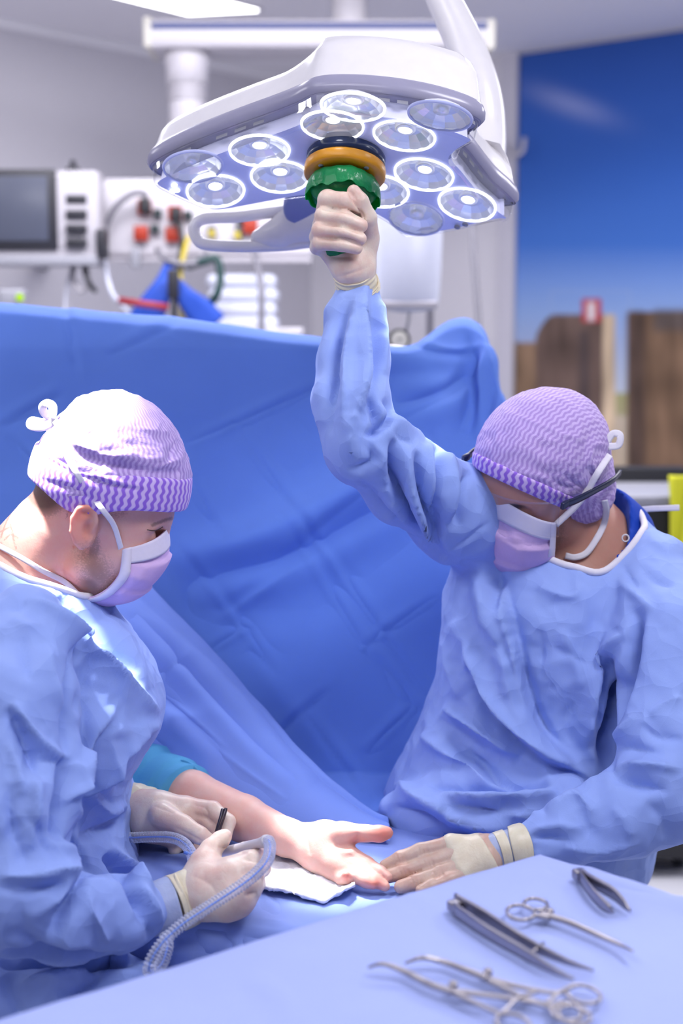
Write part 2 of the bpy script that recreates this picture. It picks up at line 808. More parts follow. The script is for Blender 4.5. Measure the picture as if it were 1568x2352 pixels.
wall('wall_left', CORNER - dl * 7.2, CORNER, nl, M['wall'])
wall('wall_right', CORNER - dl * 0.0, CORNER + dr * 4.6, nr, M['wall_white'])
fl = np.array([[-7, -2.5, 0], [7, -2.5, 0], [7, 8.5, 0], [-7, 8.5, 0]], float)
struct(obj('floor', solid_outline(fl, np.array([0, 0, -0.1]), np.array([0, 0, 0])), M['floor'], smooth=False))
struct(obj('ceiling', solid_outline(fl, np.array([0, 0, ZC]), np.array([0, 0, ZC + 0.1])), M['ceiling'], smooth=False))


def on_right(px, py, off=0.0):
    return PPL(px, py, CORNER - nr * off, nr)


def on_left(px, py, off=0.0):
    return PPL(px, py, CORNER - nl * off, nl)


# edge trim between white wall and mural
e0 = on_right(1193, 300)
e0[2] = 0
tq = np.array([e0 - dr * 0.085, e0, e0 - nr * 0.03, e0 - dr * 0.085 - nr * 0.03])
struct(obj('trim_1', solid_outline(tq, np.zeros(3), np.array([0, 0, ZC])), plain('trim_white', rgb(214, 211, 222), 0.4), smooth=False))
cq = np.array([CORNER - dl * 7, CORNER, CORNER - nl * 0.06, CORNER - dl * 7 - nl * 0.06])
struct(obj('trim_2', solid_outline(cq * [1, 1, 0], np.array([0, 0, ZC - 0.03]), np.array([0, 0, ZC])), M['ceiling'], smooth=False))

# ------------------------------------------------------------------ mural print on the right wall
g0 = e0 + dr * 0.002
nu, nv = 260, 300
U = np.linspace(0, 1.9, nu)
Z = np.linspace(0.05, ZC - 0.01, nv)
G = g0[None, None, :] + dr[None, None, :] * U[:, None, None] - nr[None, None, :] * 0.012
G = np.repeat(G, nv, 1)
G[:, :, 2] = Z[None, :]
mpx, mpy, _ = proj(G.reshape(-1, 3))


def lerp_c(t, stops):
    xs = [s[0] for s in stops]
    return np.stack([np.interp(t, xs, [s2l(s[1][k] / 255) for s in stops]) for k in range(3)], 1)


colr = lerp_c(mpy, [(60, (48, 88, 172)), (200, (52, 96, 184)), (400, (62, 112, 204)), (560, (74, 124, 212)),
                    (640, (122, 158, 226)), (720, (150, 178, 228)), (790, (168, 184, 220)), (900, (196, 204, 220)),
                    (905, (170, 168, 120)), (950, (176, 168, 130)), (960, (206, 190, 170)), (1110, (200, 180, 155)),
                    (1120, (60, 55, 60)), (1300, (45, 42, 48))])


def sm(x, a, b):
    return np.clip((x - a) / (b - a + 1e-9), 0, 1)


def inside(x0, x1, y0, y1, s=3):
    return sm(mpx, x0 - s, x0 + s) * (1 - sm(mpx, x1 - s, x1 + s)) * sm(mpy, y0 - s, y0 + s) * (1 - sm(mpy, y1 - s, y1 + s))


def put(mask, c):
    global colr
    c = np.asarray(c, float)
    colr = colr * (1 - mask[:, None]) + c * mask[:, None]


Q3 = np.stack([mpx * 0.02, mpy * 0.012, mpx * 0], 1)
gr = noise3(Q3)[:, None]
gr2 = noise3(np.stack([mpx * 0.06, mpy * 0.008, mpx * 0 + 4], 1))[:, None]
brown = lambda r, g, b: np.array([s2l(r / 255), s2l(g / 255), s2l(b / 255)]) * (1 + 0.45 * gr + 0.25 * gr2)
put(inside(1150, 1236, 786, 1114), brown(138, 112, 90))
arch = 722 + np.clip((1275 - mpx) / 45, 0, 1) ** 2 * 50
put(sm(mpx, 1227, 1233) * (1 - sm(mpx, 1390, 1396)) * sm(mpy - arch, -3, 3) * (1 - sm(mpy, 1112, 1118)), brown(112, 92, 84))
put(inside(1330, 1352, 760, 1114, 8), brown(84, 72, 72))
put(inside(1384, 1412, 722, 1114), brown(214, 190, 160))
put(inside(1441, 1700, 716, 1116), brown(124, 98, 78))
put(inside(1441, 1480, 716, 1116, 10), brown(92, 74, 66))
put(inside(1500, 1700, 712, 760, 10), brown(96, 84, 80))
put(inside(1336, 1380, 686, 740), [s2l(196 / 255), s2l(60 / 255), s2l(70 / 255)])
put(inside(1348, 1366, 694, 736, 4), [0.85, 0.78, 0.8])
for x0, x1, y0, y1 in ((1264, 1446, 666, 671), (1262, 1267, 668, 722), (1443, 1448, 668, 716)):
    put(inside(x0, x1, y0, y1, 2) * 0.35, [0.35, 0.45, 0.7])
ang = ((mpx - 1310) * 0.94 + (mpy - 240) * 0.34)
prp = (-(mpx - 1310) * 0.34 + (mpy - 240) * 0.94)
put(0.55 * np.exp(-(ang / 95) ** 2 - (prp / 26) ** 2), [0.40, 0.46, 0.80])  # soft reflected highlight painted into the sky colour
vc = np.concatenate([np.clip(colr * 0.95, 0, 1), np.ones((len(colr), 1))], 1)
tm = NT('mural_print')
at = tm.n('ShaderNodeVertexColor')
at.layer_name = 'print'
M['mural'] = tm.done(tm.bsdf(at.outputs[0], 0.55, 0, None, 0.2))
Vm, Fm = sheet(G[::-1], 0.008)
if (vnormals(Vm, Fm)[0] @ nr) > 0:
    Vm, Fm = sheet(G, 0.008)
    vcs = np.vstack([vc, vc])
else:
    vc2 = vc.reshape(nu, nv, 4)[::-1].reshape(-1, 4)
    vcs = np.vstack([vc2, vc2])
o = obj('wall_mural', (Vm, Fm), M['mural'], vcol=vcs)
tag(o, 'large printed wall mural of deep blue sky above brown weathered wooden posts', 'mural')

# ------------------------------------------------------------------ ceiling light panels
def ceiling_light(corners, label, group='ceiling light panels'):
    c = np.asarray(corners)
    c[:, 2] = ZC
    ctr = c.mean(0)
    t = thing('ceiling_light', label, 'ceiling light', ctr + [0, 0, -0.012], group)
    obj('light_frame', solid_outline(ctr + (c - ctr) * 1.06, np.array([0, 0, -0.010]), np.array([0, 0, -0.0005])), M['white_plastic'], t, smooth=False)
    obj('diffuser', solid_outline(c, np.array([0, 0, -0.014]), np.array([0, 0, -0.010])), M['panel_light'], t, smooth=False)
    return t


c1 = PZ(592, 17, ZC)
c2 = PZ(432, 25, ZC)
ex = unit((c1 - c2) * [1, 1, 0])
c3 = PZ(330, 0, ZC)
ey = unit((c3 - c2) * [1, 1, 0])
wd = np.linalg.norm(c1 - c2)
ceiling_light([c2, c1, c1 + ey * 0.62, c2 + ey * 0.62], 'bright white rectangular light panel set in the ceiling above the overhead beam', None)

# ------------------------------------------------------------------ overhead supply beam with column
DB = 4.6
bl, br = P(338, 73, DB), P(1128, 78, DB)
bx = unit(br - bl)
t = thing('ceiling_beam', 'white ceiling pendant beam with dark blue stripe and hanging column', 'pendant beam', (bl + br) / 2)
axb = frame_axes(bx, [0, 0, 1])
ln = np.linalg.norm(br - bl)
ctr = (bl + br) / 2 + [0, 0.12, 0]
obj('beam_body', box(ctr, (ln, 0.24, 0.088), axb, 0.012), M['white_plastic'], t)
obj('blue_stripe', box(ctr + np.array([0, -0.121, 0.022]), (ln - 0.03, 0.008, 0.019), axb), M['stripe_blue'], t, smooth=False)
for s in (-1, 1):
    obj('end_cap', box(ctr + bx * s * (ln / 2), (0.03, 0.25, 0.10), axb, 0.012), M['cream_plastic'], t)
mt = ctr + bx * 0.1
obj('ceiling_mount', lathe([(0.06, 0.03), (0.06, ZC - mt[2] - 0.04), (0.12, ZC - mt[2] - 0.03), (0.12, ZC - mt[2])], mt, [0, 0, 1], 28), M['white_plastic'], t)
cc = P(430, 180, DB + 0.12)
zt = ctr[2] - 0.04
zb = P(430, 420, DB + 0.12)[2]
pc = [cc[0], cc[1], 0]
col_ = obj('column', lathe([(0.03, zt), (0.074, zt - 0.005), (0.076, zt - 0.03), (0.070, zt - 0.06), (0.070, P(430, 195, DB + .12)[2]), (0.0, P(430, 195, DB + .12)[2])], pc, [0, 0, 1], 32), M['white_plastic'], t)
obj('column_joint', lathe([(0.066, P(430, 194, DB + .12)[2]), (0.066, P(430, 232, DB + .12)[2])], pc, [0, 0, 1], 32), M['mid_plastic'], t)
obj('column_lower', lathe([(0.062, P(430, 231, DB + .12)[2]), (0.062, zb), (0, zb)], pc, [0, 0, 1], 32), M['white_plastic'], t)

# ------------------------------------------------------------------ medical supply unit with sockets
DS = 4.55
t = thing('supply_unit', 'white wall supply unit with red and black power sockets below the lamp', 'supply unit', P(480, 500, DS))
s0, s1 = P(232, 494, DS), P(720, 506, DS)
sx = unit(s1 - s0)
axs = frame_axes(sx, [0, 0, 1])
sc_ = (s0 + s1) / 2
obj('housing', box(sc_ + [0, 0.07, 0], (np.linalg.norm(s1 - s0), 0.13, L(178, DS)), axs, 0.02), M['white_plastic'], t)
obj('lower_rail', box(sc_ + [0, 0.0, -L(96, DS)], (np.linalg.norm(s1 - s0) * .98, 0.03, L(12, DS)), axs, 0.003), M['mid_plastic'], t)
DF = DS - 0.006


def socket(px, py, w, h, frame_m, ins_m, par, dd=DF):
    f = obj('socket', box(P(px, py, dd), (L(w, dd), 0.02, L(h, dd)), axs, 0.002), frame_m, par)
    obj('socket_insert', box(P(px, py, dd - 0.008), (L(w * .5, dd), 0.012, L(h * .5, dd)), axs, 0.001), ins_m, f)


for px, py in ((332, 476), (402, 490), (324, 536), (396, 538), (575, 520)):
    socket(px, py, 32, 34, M['red'], M['red'] if py > 510 else M['black'], t)
for px, py in ((362, 490), (356, 526), (432, 495), (486, 530), (548, 534), (552, 505)):
    socket(px, py, 18, 20, M['dark_plastic'], M['green_hose'], t)
for px, py in ((488, 538), (546, 542)):
    obj('yellow_coupling', lathe([(0.012, 0), (0.012, 0.04), (0.006, 0.045), (0, 0.045)], P(px, py + 4, DF - 0.01), [0, -1, 0.15], 16), M['yellow_plug'], t)
obj('hanging_connector', box(P(312, 592, DS - 0.02), (L(22, DS), 0.03, L(46, DS)), axs, 0.004), M['grey_plastic'], t)
obj('suspension_post', tube([P(470, 425, DS + 0.07), [P(470, 425, DS + .07)[0], P(470, 425, DS + .07)[1], zb + 0.2]], 0.05, 20), M['white_plastic'], t)

# plugs with cables
for k, (plug, pts, lab) in enumerate([
    ((334, 470), [(334, 468, DF - .03), (330, 445, DF - .05), (300, 447, DF - .06), (262, 480, DF - .05), (240, 530, DF - .03), (228, 575, DF)],
     'black plug with a thick grey cable arching away from the leftmost top socket'),
    ((404, 490), [(404, 490, DF - .03), (414, 530, DF - .05), (416, 580, DF - .05), (408, 640, DF - .03), (400, 700, DF), (402, 800, DF)],
     'black plug with a dark cable hanging straight down from the second red socket')]):
    tt = thing('power_cable', lab, 'cable', P(plug[0], plug[1], DF))
    obj('cord', tube(catmull([P(*q) for q in pts], 8), 0.009, 10), M['grey_cable'] if k == 0 else M['black'], tt)
    obj('plug', box(P(plug[0], plug[1] + 4, DF - 0.03), (L(22, DF), 0.05, L(34, DF)), axs, 0.006), M['black'], tt)


def hose(name, pts, r, mat, label, cat='hose'):
    o = obj(name, tube(catmull([P(*q) for q in pts], 8), r, 12), mat)
    return tag(o, label, cat)


hose('suction_tube', [(240, 575, 4.5), (244, 625, 4.42), (258, 675, 4.40), (290, 712, 4.42), (330, 760, 4.45)], 0.008, M['bag_white'],
     'white plastic tube looping down left of the blue straps', 'tube')
hose('thin_tube', [(166, 610, 4.45), (156, 650, 4.40), (150, 700, 4.4), (150, 760, 4.4)], 0.004, M['bag_white'],
     'thin white tube hanging straight down below the patient monitor', 'tube')
hose('coiled_lead', [(172, 606, 4.45), (166, 640, 4.4), (185, 668, 4.38), (205, 650, 4.4), (196, 612, 4.44)], 0.008, M['mid_plastic'],
     'pale coiled lead hanging in a loop under the monitor', 'lead')
hose('dark_lead', [(192, 606, 4.45), (196, 630, 4.36), (206, 652, 4.36), (218, 668, 4.4)], 0.008, M['dark_plastic'],
     'short dark lead dangling beside the pale coil under the monitor', 'lead')
hose('yellow_hose', [(432, 545, 4.5), (424, 575, 4.44), (414, 640, 4.42), (420, 760, 4.44)], 0.008, M['yellow_plug'],
     'thin yellow hose hanging from the supply unit behind the blue straps')
hose('green_hose', [(430, 612, 4.42), (470, 600, 4.40), (498, 596, 4.40), (506, 640, 4.40), (496, 680, 4.40), (474, 702, 4.44), (440, 720, 4.46)], 0.013, M['green_hose'],
     'dark green hose curving beside the blurred white bags')
hose('grey_pipe', [(585, 570, 4.5), (590, 610, 4.45), (600, 660, 4.4), (600, 770, 4.4)], 0.011, M['grey_cable'],
     'grey pipe running down in front of the white bags')
hose('brown_hose', [(360, 570, 4.5), (372, 590, 4.42), (410, 606, 4.40), (450, 604, 4.40), (472, 580, 4.46)], 0.009, M['grey_cable'],
     'grey hose sagging beneath the red sockets')
# blue straps
t = thing('blue_strap_bundle', 'bright blue fabric straps hanging in an inverted V behind the drape', 'straps', P(400, 700, 4.4))
for q in ([(392, 598, 4.42), (378, 650, 4.38), (352, 700, 4.38), (325, 745, 4.4)], [(398, 640, 4.36), (425, 680, 4.36), (455, 712, 4.38), (490, 750, 4.4)]):
    obj('strap', ribbon([P(*k) for k in q], [0.03, 0.06, 0.09, 0.10], [0, -1, 0.1], 0.01), M['blue_strap'], t)
obj('strap_buckle', box(P(398, 652, 4.34), (0.035, 0.03, 0.09), None, 0.006), M['dark_plastic'], t)
tag(obj('red_bar', tube([P(272, 690, 4.3), P(386, 706, 4.3)], 0.011, 12), M['dark_red']), 'dark red horizontal bar crossing in front of the blue straps', 'bar')
# white bags stacked
labs = ['topmost of the blurred white plastic bags, behind the grey pipe', 'second white plastic bag down in the blurred stack',
        'third white plastic bag down in the blurred stack', 'lowest white plastic bag of the blurred stack above the drape']
for k in range(4):
    cpt = P(556 + 4 * (k % 2), 648 + 32 * k, 4.62)
    Vb, Fb = box(cpt, (0.23, 0.12, 0.05), None, 0.022)
    tag(obj('fluid_bag', (Vb, Fb), M['bag_white']), labs[k], 'fluid bag', 'stacked white bags behind the drape')
tb = P(556, 770, 4.62)
t = thing('bag_shelf', 'white shelf trolley carrying the stacked white bags', 'trolley', [tb[0], tb[1], 0])
obj('shelf', box([tb[0], tb[1], P(556, 756, 4.62)[2] - 0.006], (0.4, 0.3, 0.02), None, 0.004), M['white_plastic'], t)
for sx_ in (-.17, .17):
    for sy_ in (-.12, .12):
        obj('leg', tube([[tb[0] + sx_, tb[1] + sy_, 0], [tb[0] + sx_, tb[1] + sy_, P(556, 756, 4.62)[2] - .01]], 0.012, 10), M['grey_plastic'], t)

# ------------------------------------------------------------------ patient monitor
DM = 4.35
t = thing('patient_monitor', 'grey patient monitor with a dark blank screen and side keys', 'monitor', P(90, 600, DM))
m0, m1 = P(-140, 488, DM), P(228, 500, DM)
axm = frame_axes(m1 - m0, [0, 0, 1])
mc = (m0 + m1) / 2
lw = np.linalg.norm(m1 - m0)
obj('housing', box(mc + [0, 0.06, L(-6, DM)], (lw, 0.12, L(214, DM)), axm, 0.015), M['mid_plastic'], t)
obj('bezel', box((P(-134, 479, DM) + P(132, 486, DM)) / 2 + [0, -0.004, 0], (L(266, DM), 0.02, L(182, DM)), axm, 0.006), M['dark_plastic'], t)
obj('screen', box((P(-110, 478, DM) + P(112, 482, DM)) / 2 + [0, -0.012, 0], (L(222, DM), 0.01, L(146, DM)), axm, 0.002), M['screen'], t)
for py in (427, 459, 493, 526, 558):
    obj('key_button', box(P(176, py, DM) + [0, -0.003, 0], (L(48, DM), 0.014, L(21, DM)), axm, 0.003), M['dark_plastic'], t)
obj('base_shelf', box((P(-140, 596, DM) + P(222, 602, DM)) / 2 + [0, 0.05, 0], (lw * 1.0, 0.16, L(22, DM)), axm, 0.004), M['grey_plastic'], t)
kb = obj('top_knob', lathe([(0.022, 0), (0.022, 0.012), (0.009, 0.02), (0.009, 0.035), (0, 0.038)], P(168, 396, DM + .05), [0, 0, 1], 16), M['dark_plastic'], t)
obj('side_module', box(P(232, 560, DM) + [0, 0.03, 0], (0.03, 0.07, 0.09), axm, 0.006), M['dark_plastic'], t)
arm0 = P(40, 560, DM + 0.12)
obj('mount_arm', tube([arm0, P(60, 560, DM + .35), [on_left(100, 560)[0], on_left(100, 560)[1], arm0[2]] - 0 * nl], 0.03, 14), M['grey_plastic'], t)

DG = 4.1
t = thing('alarm_box', 'small grey box with a round glowing green light on the drape edge', 'indicator box', P(32, 710, DG))
obj('case', box(P(30, 690, DG), (L(58, DG), 0.06, L(50, DG)), None, 0.008), M['grey_plastic'], t)
obj('green_lamp', lathe([(0.011, 0), (0.011, 0.004), (0.007, 0.008), (0, 0.009)], P(46, 683, DG - 0.03), [0, -1, 0], 20), M['led_green'], t)
obj('stand_pole', tube([P(30, 705, DG), [P(30, 705, DG)[0], P(30, 705, DG)[1], 0]], 0.012, 12), M['grey_plastic'], t)

# ------------------------------------------------------------------ wall hook, cord, pressure bag with gauge
h0 = on_right(1158, 308)
h1 = h0 - nr * 0.05
pts = [on_right(1155, 302, 0.0), on_right(1158, 325, 0.03), on_right(1166, 347, .05), on_right(1184, 357, .07), on_right(1200, 345, .085), on_right(1204, 316, .095)]
t = thing('wall_hook', 'white curved hook on the wall edge beside the blue mural', 'hook', pts[0])
obj('hook_arm', tube(catmull(pts, 6), 0.010, 12), M['white_plastic'], t)
obj('hook_plate', box(on_right(1155, 300, 0.004), (0.03, 0.07, 0.008), frame_axes(dr, -nr), 0.003), M['mid_plastic'], t)
hose('hanging_cord', [(1083, 470, 4.2), (1086, 560, 4.2), (1092, 650, 4.2), (1098, 740, 4.2), (1100, 900, 4.2)], 0.009, M['grey_cable'],
     'grey cord hanging vertically right of the white pressure bag', 'cord')
DP = 3.5
t = thing('pressure_bag', 'white infusion pressure bag hanging with a round gauge beneath it', 'infusion bag', P(940, 700, DP))
Gb = np.zeros((16, 20, 3))
for i in range(16):
    for j in range(20):
        a, b = i / 15, j / 19
        px = 868 + (1012 - 868 - 10 * b) * a
        py = 440 + 268 * b + 6 * math.sin(a * 3.1) * b
        Gb[i, j] = P(px, py, DP - 0.02 * (math.sin(math.pi * a) * math.sin(math.pi * b)) ** .5)
Vb, Fb = sheet(Gb, 0.012)
obj('bag', (Vb, Fb), M['bag_white'], t)
obj('bottom_seam', box(P(940, 700, DP - .012), (L(128, DP), 0.02, L(16, DP)), None, 0.004), M['mid_plastic'], t)
obj('gauge_tube', tube(catmull([P(940, 706, DP), P(938, 735, DP - .01), P(932, 762, DP)], 5), 0.004, 8), M['grey_plastic'], t)
g = obj('gauge', lathe([(0.024, 0.02), (0.0275, 0.014), (0.0275, -0.014), (0.023, -0.018), (0, -0.018)], P(916, 780, DP), [0, 1, 0], 32), M['black'], t)
obj('gauge_face', lathe([(0.0205, 0.0), (0.0, 0.001)], P(916, 780, DP) + [0, -0.0195, 0], [0, -1, 0], 32), M['cream_plastic'], g)
obj('gauge_needle', box(P(918, 778, DP - 0.024), (0.018, 0.002, 0.002), None), M['black'], g)
obj('hang_strap', ribbon([P(940, 442, DP), P(940, 380, DP), P(940, 300, DP)], 0.02, [0, -1, 0], 0.003), M['bag_white'], t)
obj('iv_pole', tube([[P(990, 400, DP + .1)[0], P(990, 400, DP + .1)[1], 0], P(990, 290, DP + .1), P(940, 288, DP + 0.02)], 0.011, 14), M['mid_plastic'], t)

# ------------------------------------------------------------------ dark cart with lime cloth behind the right surgeon
DC = 3.6
t = thing('equipment_cart', 'black equipment cart with a grey top behind the surgeon in glasses', 'cart', [P(1500, 1300, DC)[0], P(1500, 1300, DC)[1], 0])
ca, cb = P(1396, 1150, DC), P(1640, 1150, DC)
cctr = (ca + cb) / 2
obj('cart_body', box([cctr[0], cctr[1] + .2, cctr[2] / 2 + 0.02], (cb[0] - ca[0], 0.4, cctr[2] - 0.06), None, 0.01), M['black'], t)
obj('cart_top', box([cctr[0], cctr[1] + .19, cctr[2]], (cb[0] - ca[0] + .02, 0.42, 0.03), None, 0.006), M['grey_plastic'], t)
obj('back_panel', box([cctr[0], cctr[1] + .32, cctr[2] + 0.02], (cb[0] - ca[0], 0.05, 0.07), None, 0.006), M['black'], t)
for sx_ in (-1, 1):
    obj('wheel', lathe([(0.0, -.015), (0.04, -.015), (0.04, .015), (0, .015)], [cctr[0] + sx_ * .1, cctr[1] + .1, 0.04], [1, 0, 0], 20), M['dark_plastic'], t)
q = np.zeros((10, 24, 3))
for i in range(10):
    for j in range(24):
        a, b = i / 9, j / 23
        q[i, j] = P(1538 + 70 * a, 1092 + 190 * b, DC - 0.03 - 0.008 * math.sin(9 * a + 3 * b))
tag(obj('lime_cloth', sheet(q, 0.008), M['lime_cloth']), 'lime yellow cloth hanging over the black cart', 'cloth')
# ------------------------------------------------------------------ surgical lamp
LENS_PX = [  # px, py, apparent width, lit
    (443, 384, 132, 0), (596, 347, 138, 1), (495, 440, 131, 1), (643, 407, 134, 1),
    (810, 247, 150, 1), (763, 290, 143, 1), (928, 313, 140, 1), (1010, 268, 146, 0),
    (973, 402, 137, 1), (1072, 471, 131, 1), (955, 503, 128, 0), (872, 440, 133, 1)]
lp = np.array([P(a, b, 268.0 / w_) for a, b, w_, _ in LENS_PX])
lc = lp.mean(0)
_, _, vt = np.linalg.svd(lp - lc)
LN = vt[2]
if LN[2] > 0:
    LN = -LN                      # beam direction (down)
LX = unit(RT - (RT @ LN) * LN)
LY = np.cross(LN, LX)
if LY[1] < 0:
    LY = -LY                      # away from the camera
LO = PPL(795, 358, lc, LN)        # handle axis foot on the face
KD = 0.42                          # dish curvature


def lw(a, b, w_):
    """lamp space -> world (w along the beam)"""
    return LO + LX * a + LY * b + LN * w_


def on_dish(px, py, off=0.0):
    r = ray(px, py)
    lo_, hi_ = 1.3, 3.2
    f = lambda t: ((q := CAM + r * t - LO) @ LN) - off - KD * ((q @ LX) ** 2 + (q @ LY) ** 2)
    ts = np.linspace(lo_, hi_, 400)
    fs = np.array([f(t) for t in ts])
    k = np.nonzero(fs[:-1] * fs[1:] < 0)[0]
    if not len(k):
        q = PPL(px, py, LO + LN * off, LN) - LO
        return np.array([q @ LX, q @ LY])
    # choose crossing nearest the plane hit
    tp = np.dot(LO + LN * off - CAM, LN) / np.dot(r, LN)
    k = k[np.argmin(np.abs(ts[k] - tp))]
    t = ts[k] - fs[k] * (ts[k + 1] - ts[k]) / (fs[k + 1] - fs[k])
    q = CAM + r * t - LO
    return np.array([q @ LX, q @ LY])


RIM = -0.030
near = lambda pts: [on_dish(x, y, RIM) for x, y in pts]
far = lambda pts: [on_dish(x, y, 0.0) for x, y in pts]
ctrl = near([(345, 372), (425, 330), (525, 290), (622, 255), (680, 232), (725, 212), (805, 208), (905, 216), (1005, 235), (1085, 262), (1106, 285)]) \
    + near([(1062, 318), (1085, 352), (1130, 410), (1168, 455)]) \
    + far([(1186, 478), (1140, 520), (1040, 543), (932, 554), (880, 520), (800, 478), (715, 462), (615, 478), (500, 497), (435, 480), (375, 440), (338, 392)])
ctrl = [c for c in ctrl]
ctrl[0] = np.array([-0.268, 0.045])
ctrl[14] = np.array([0.232, 0.084])
ctrl[15] = np.array([0.243, 0.103])
ctrl[-2] = np.array([-0.262, 0.092])
ctrl[-1] = np.array([-0.277, 0.066])
ctrl = np.array(ctrl)
th = np.unwrap(np.arctan2(ctrl[:, 1], ctrl[:, 0]))
OUT2 = catmull(ctrl, 12, closed=True)
# light smoothing of the outline
for _ in range(4):
    OUT2 = 0.5 * OUT2 + 0.25 * (np.roll(OUT2, 1, 0) + np.roll(OUT2, -1, 0))
NO = len(OUT2)
if 'DEBUG_LAMP' in globals():
    print('CTRL', np.round(ctrl, 3).tolist())
tng = np.roll(OUT2, -1, 0) - np.roll(OUT2, 1, 0)
area2 = 0.5 * np.sum(OUT2[:, 0] * np.roll(OUT2[:, 1], -1) - OUT2[:, 1] * np.roll(OUT2[:, 0], -1))
nin = np.stack([-tng[:, 1], tng[:, 0]], 1) * np.sign(area2)
nin /= np.linalg.norm(nin, axis=1, keepdims=True) + 1e-9
for _ in range(6):
    nin = 0.5 * nin + 0.25 * (np.roll(nin, 1, 0) + np.roll(nin, -1, 0))


def ring3(inset, off):
    q = OUT2 + nin * inset
    r2 = (q ** 2).sum(1)
    if off < RIM - 0.03:
        off = RIM + (off - RIM) * (1 + 0.38 * np.clip((-q[:, 1] - 0.045) / 0.05, 0, 1) ** 1.5)
    return LO + q[:, :1] * LX + q[:, 1:] * LY + (KD * r2 + off)[:, None] * LN


def skin(rings, close_last=True):
    V = np.vstack(rings)
    F = []
    for i in range(len(rings) - 1):
        for k in range(NO):
            k2 = (k + 1) % NO
            F.append([i * NO + k, i * NO + k2, (i + 1) * NO + k2, (i + 1) * NO + k])
    if close_last:
        ctr = rings[-1].mean(0)
        # shrink toward the centre
        base = len(V)
        Vs = [V]
        prev = (len(rings) - 1) * NO
        n0 = len(V)
        for s in (0.66, 0.33):
            Vs.append(ctr + (rings[-1] - ctr) * s + LN * (-0.004 * (1 - s)))
        Vs.append(ctr[None] + LN * -0.005)
        V = np.vstack(Vs)
        for i, b0 in enumerate((prev, n0)):
            b1 = n0 + i * NO
            for k in range(NO):
                k2 = (k + 1) % NO
                F.append([b0 + k, b0 + k2, b1 + k2, b1 + k])
        for k in range(NO):
            F.append([n0 + NO + k, n0 + NO + (k + 1) % NO, n0 + 2 * NO])
    return V, F


def fix_out(VF, inside_pt):
    return VF


M['lamp_white'] = plain('lamp_housing_white', rgb(236, 233, 236), 0.22, spec=0.5)
M['lamp_rim'] = plain('lamp_rim_grey', rgb(154, 152, 176), 0.25)
M['lamp_plate'] = plain('lamp_face_plate', rgb(196, 202, 244), 0.35, Emission_Color=(0.55, 0.6, 1.0, 1), Emission_Strength=0.12)  # faint emission stands in for LED light scattered over the plate
M['lamp_inner'] = plain('lamp_added_glow', rgb(222, 222, 244), 0.35, Emission_Color=(0.7, 0.72, 1.0, 1), Emission_Strength=0.18)  # emission added to lighten the added inner wall, which is no source itself
M['lamp_ring'] = emit('lamp_light_ring', (0.93, 0.95, 1.0, 1), 2.6)
M['lamp_led'] = emit('lamp_led', (0.95, 0.97, 1.0, 1), 30.0)
tm = NT('lamp_reflector')
co = tm.coord('Generated')
M['lamp_bowl'] = tm.done(tm.bsdf(rgb(244, 245, 252), 0.2, 0.5, Emission_Color=(0.9, 0.92, 1.0, 1), Emission_Strength=0.16))  # small emission imitates LED light landing on the bowl
M['lamp_glass'] = thin_glass('lamp_clear_cover', (0.97, 0.975, 1.0, 1), 0.03, 0.10)
M['lamp_dome'] = thin_glass('lamp_lens_dome', (0.96, 0.97, 1.0, 1), 0.02, 0.22)
M['orange'] = plain('orange_plastic', rgb(226, 152, 22), 0.35)
M['navy'] = plain('navy_rubber', rgb(34, 48, 84), 0.2)
tm = NT('green_film')
co = tm.coord()
nz = tm.bump(tm.noise(co, 70, 3), 0.5, 0.004)
g = tm.bsdf(rgb(30, 160, 96), 0.22, 0, nz, 0.5, Transmission_Weight=0.0)
tr = tm.n('ShaderNodeBsdfTranslucent')
tr.inputs[0].default_value = rgb(30, 190, 100)
mx = tm.n('ShaderNodeMixShader')
mx.inputs[0].default_value = 0.45
tm.l(g, mx.inputs[1])
tm.l(tr.outputs[0], mx.inputs[2])
M['green'] = tm.done(mx.outputs[0])

lamp = thing('surgical_lamp', 'white three-lobed surgical lamp with glowing round lenses above the table', 'surgical lamp', LO)
hs = skin([ring3(0.004, RIM + 0.002), ring3(0.0, RIM), ring3(-0.004, RIM - 0.006), ring3(-0.004, RIM - 0.014), ring3(-0.001, RIM - 0.022), ring3(0.002, RIM - 0.025)], False)
obj('rim', hs, M['lamp_rim'], lamp)
hs = skin([ring3(0.002, RIM - 0.024), ring3(0.006, RIM - 0.034), ring3(0.010, RIM - 0.052), ring3(0.018, RIM - 0.066), ring3(0.036, RIM - 0.075)], True)
obj('housing', hs, M['lamp_white'], lamp)
# clear cover
cv = skin([ring3(0.004, RIM + 0.001), ring3(0.006, RIM + 0.012), ring3(0.008, -0.006), ring3(0.012, 0.0005), ring3(0.018, 0.003)], False)
obj('clear_cover', cv, M['lamp_glass'], lamp)
# small dark vents between rim and cover
for k in range(0, NO, 5):
    if (k // 5) % 4 == 3:
        continue
    a, b = ring3(0.0065, RIM + 0.004), ring3(0.0065, RIM + 0.009)
    k2 = (k + 3) % NO
    if LY @ (a[k] - LO) > 0.06 or -0.10 < LX @ (a[k] - LO) < -0.02:
        continue
    obj('vent_slot', (np.array([a[k], a[k2], b[k2], b[k]]), [[0, 1, 2, 3]]), M['grey_plastic'], lamp, smooth=False)
obj('rim_lip', skin([ring3(0.001, RIM + 0.001), ring3(0.022, RIM + 0.0015)], False), M['lamp_rim'], lamp)
iw = skin([ring3(0.020, RIM + 0.002), ring3(0.018, -0.004)], False)  # glowing wall added to fill the dark gap above the plate
wv, wf = iw
wc = np.array([wv[f].mean(0) for f in wf]) - LO
keep_w = [f for f, c_ in zip(wf, wc) if True]
used = sorted({i for f in keep_w for i in f})
rem = {v: k for k, v in enumerate(used)}
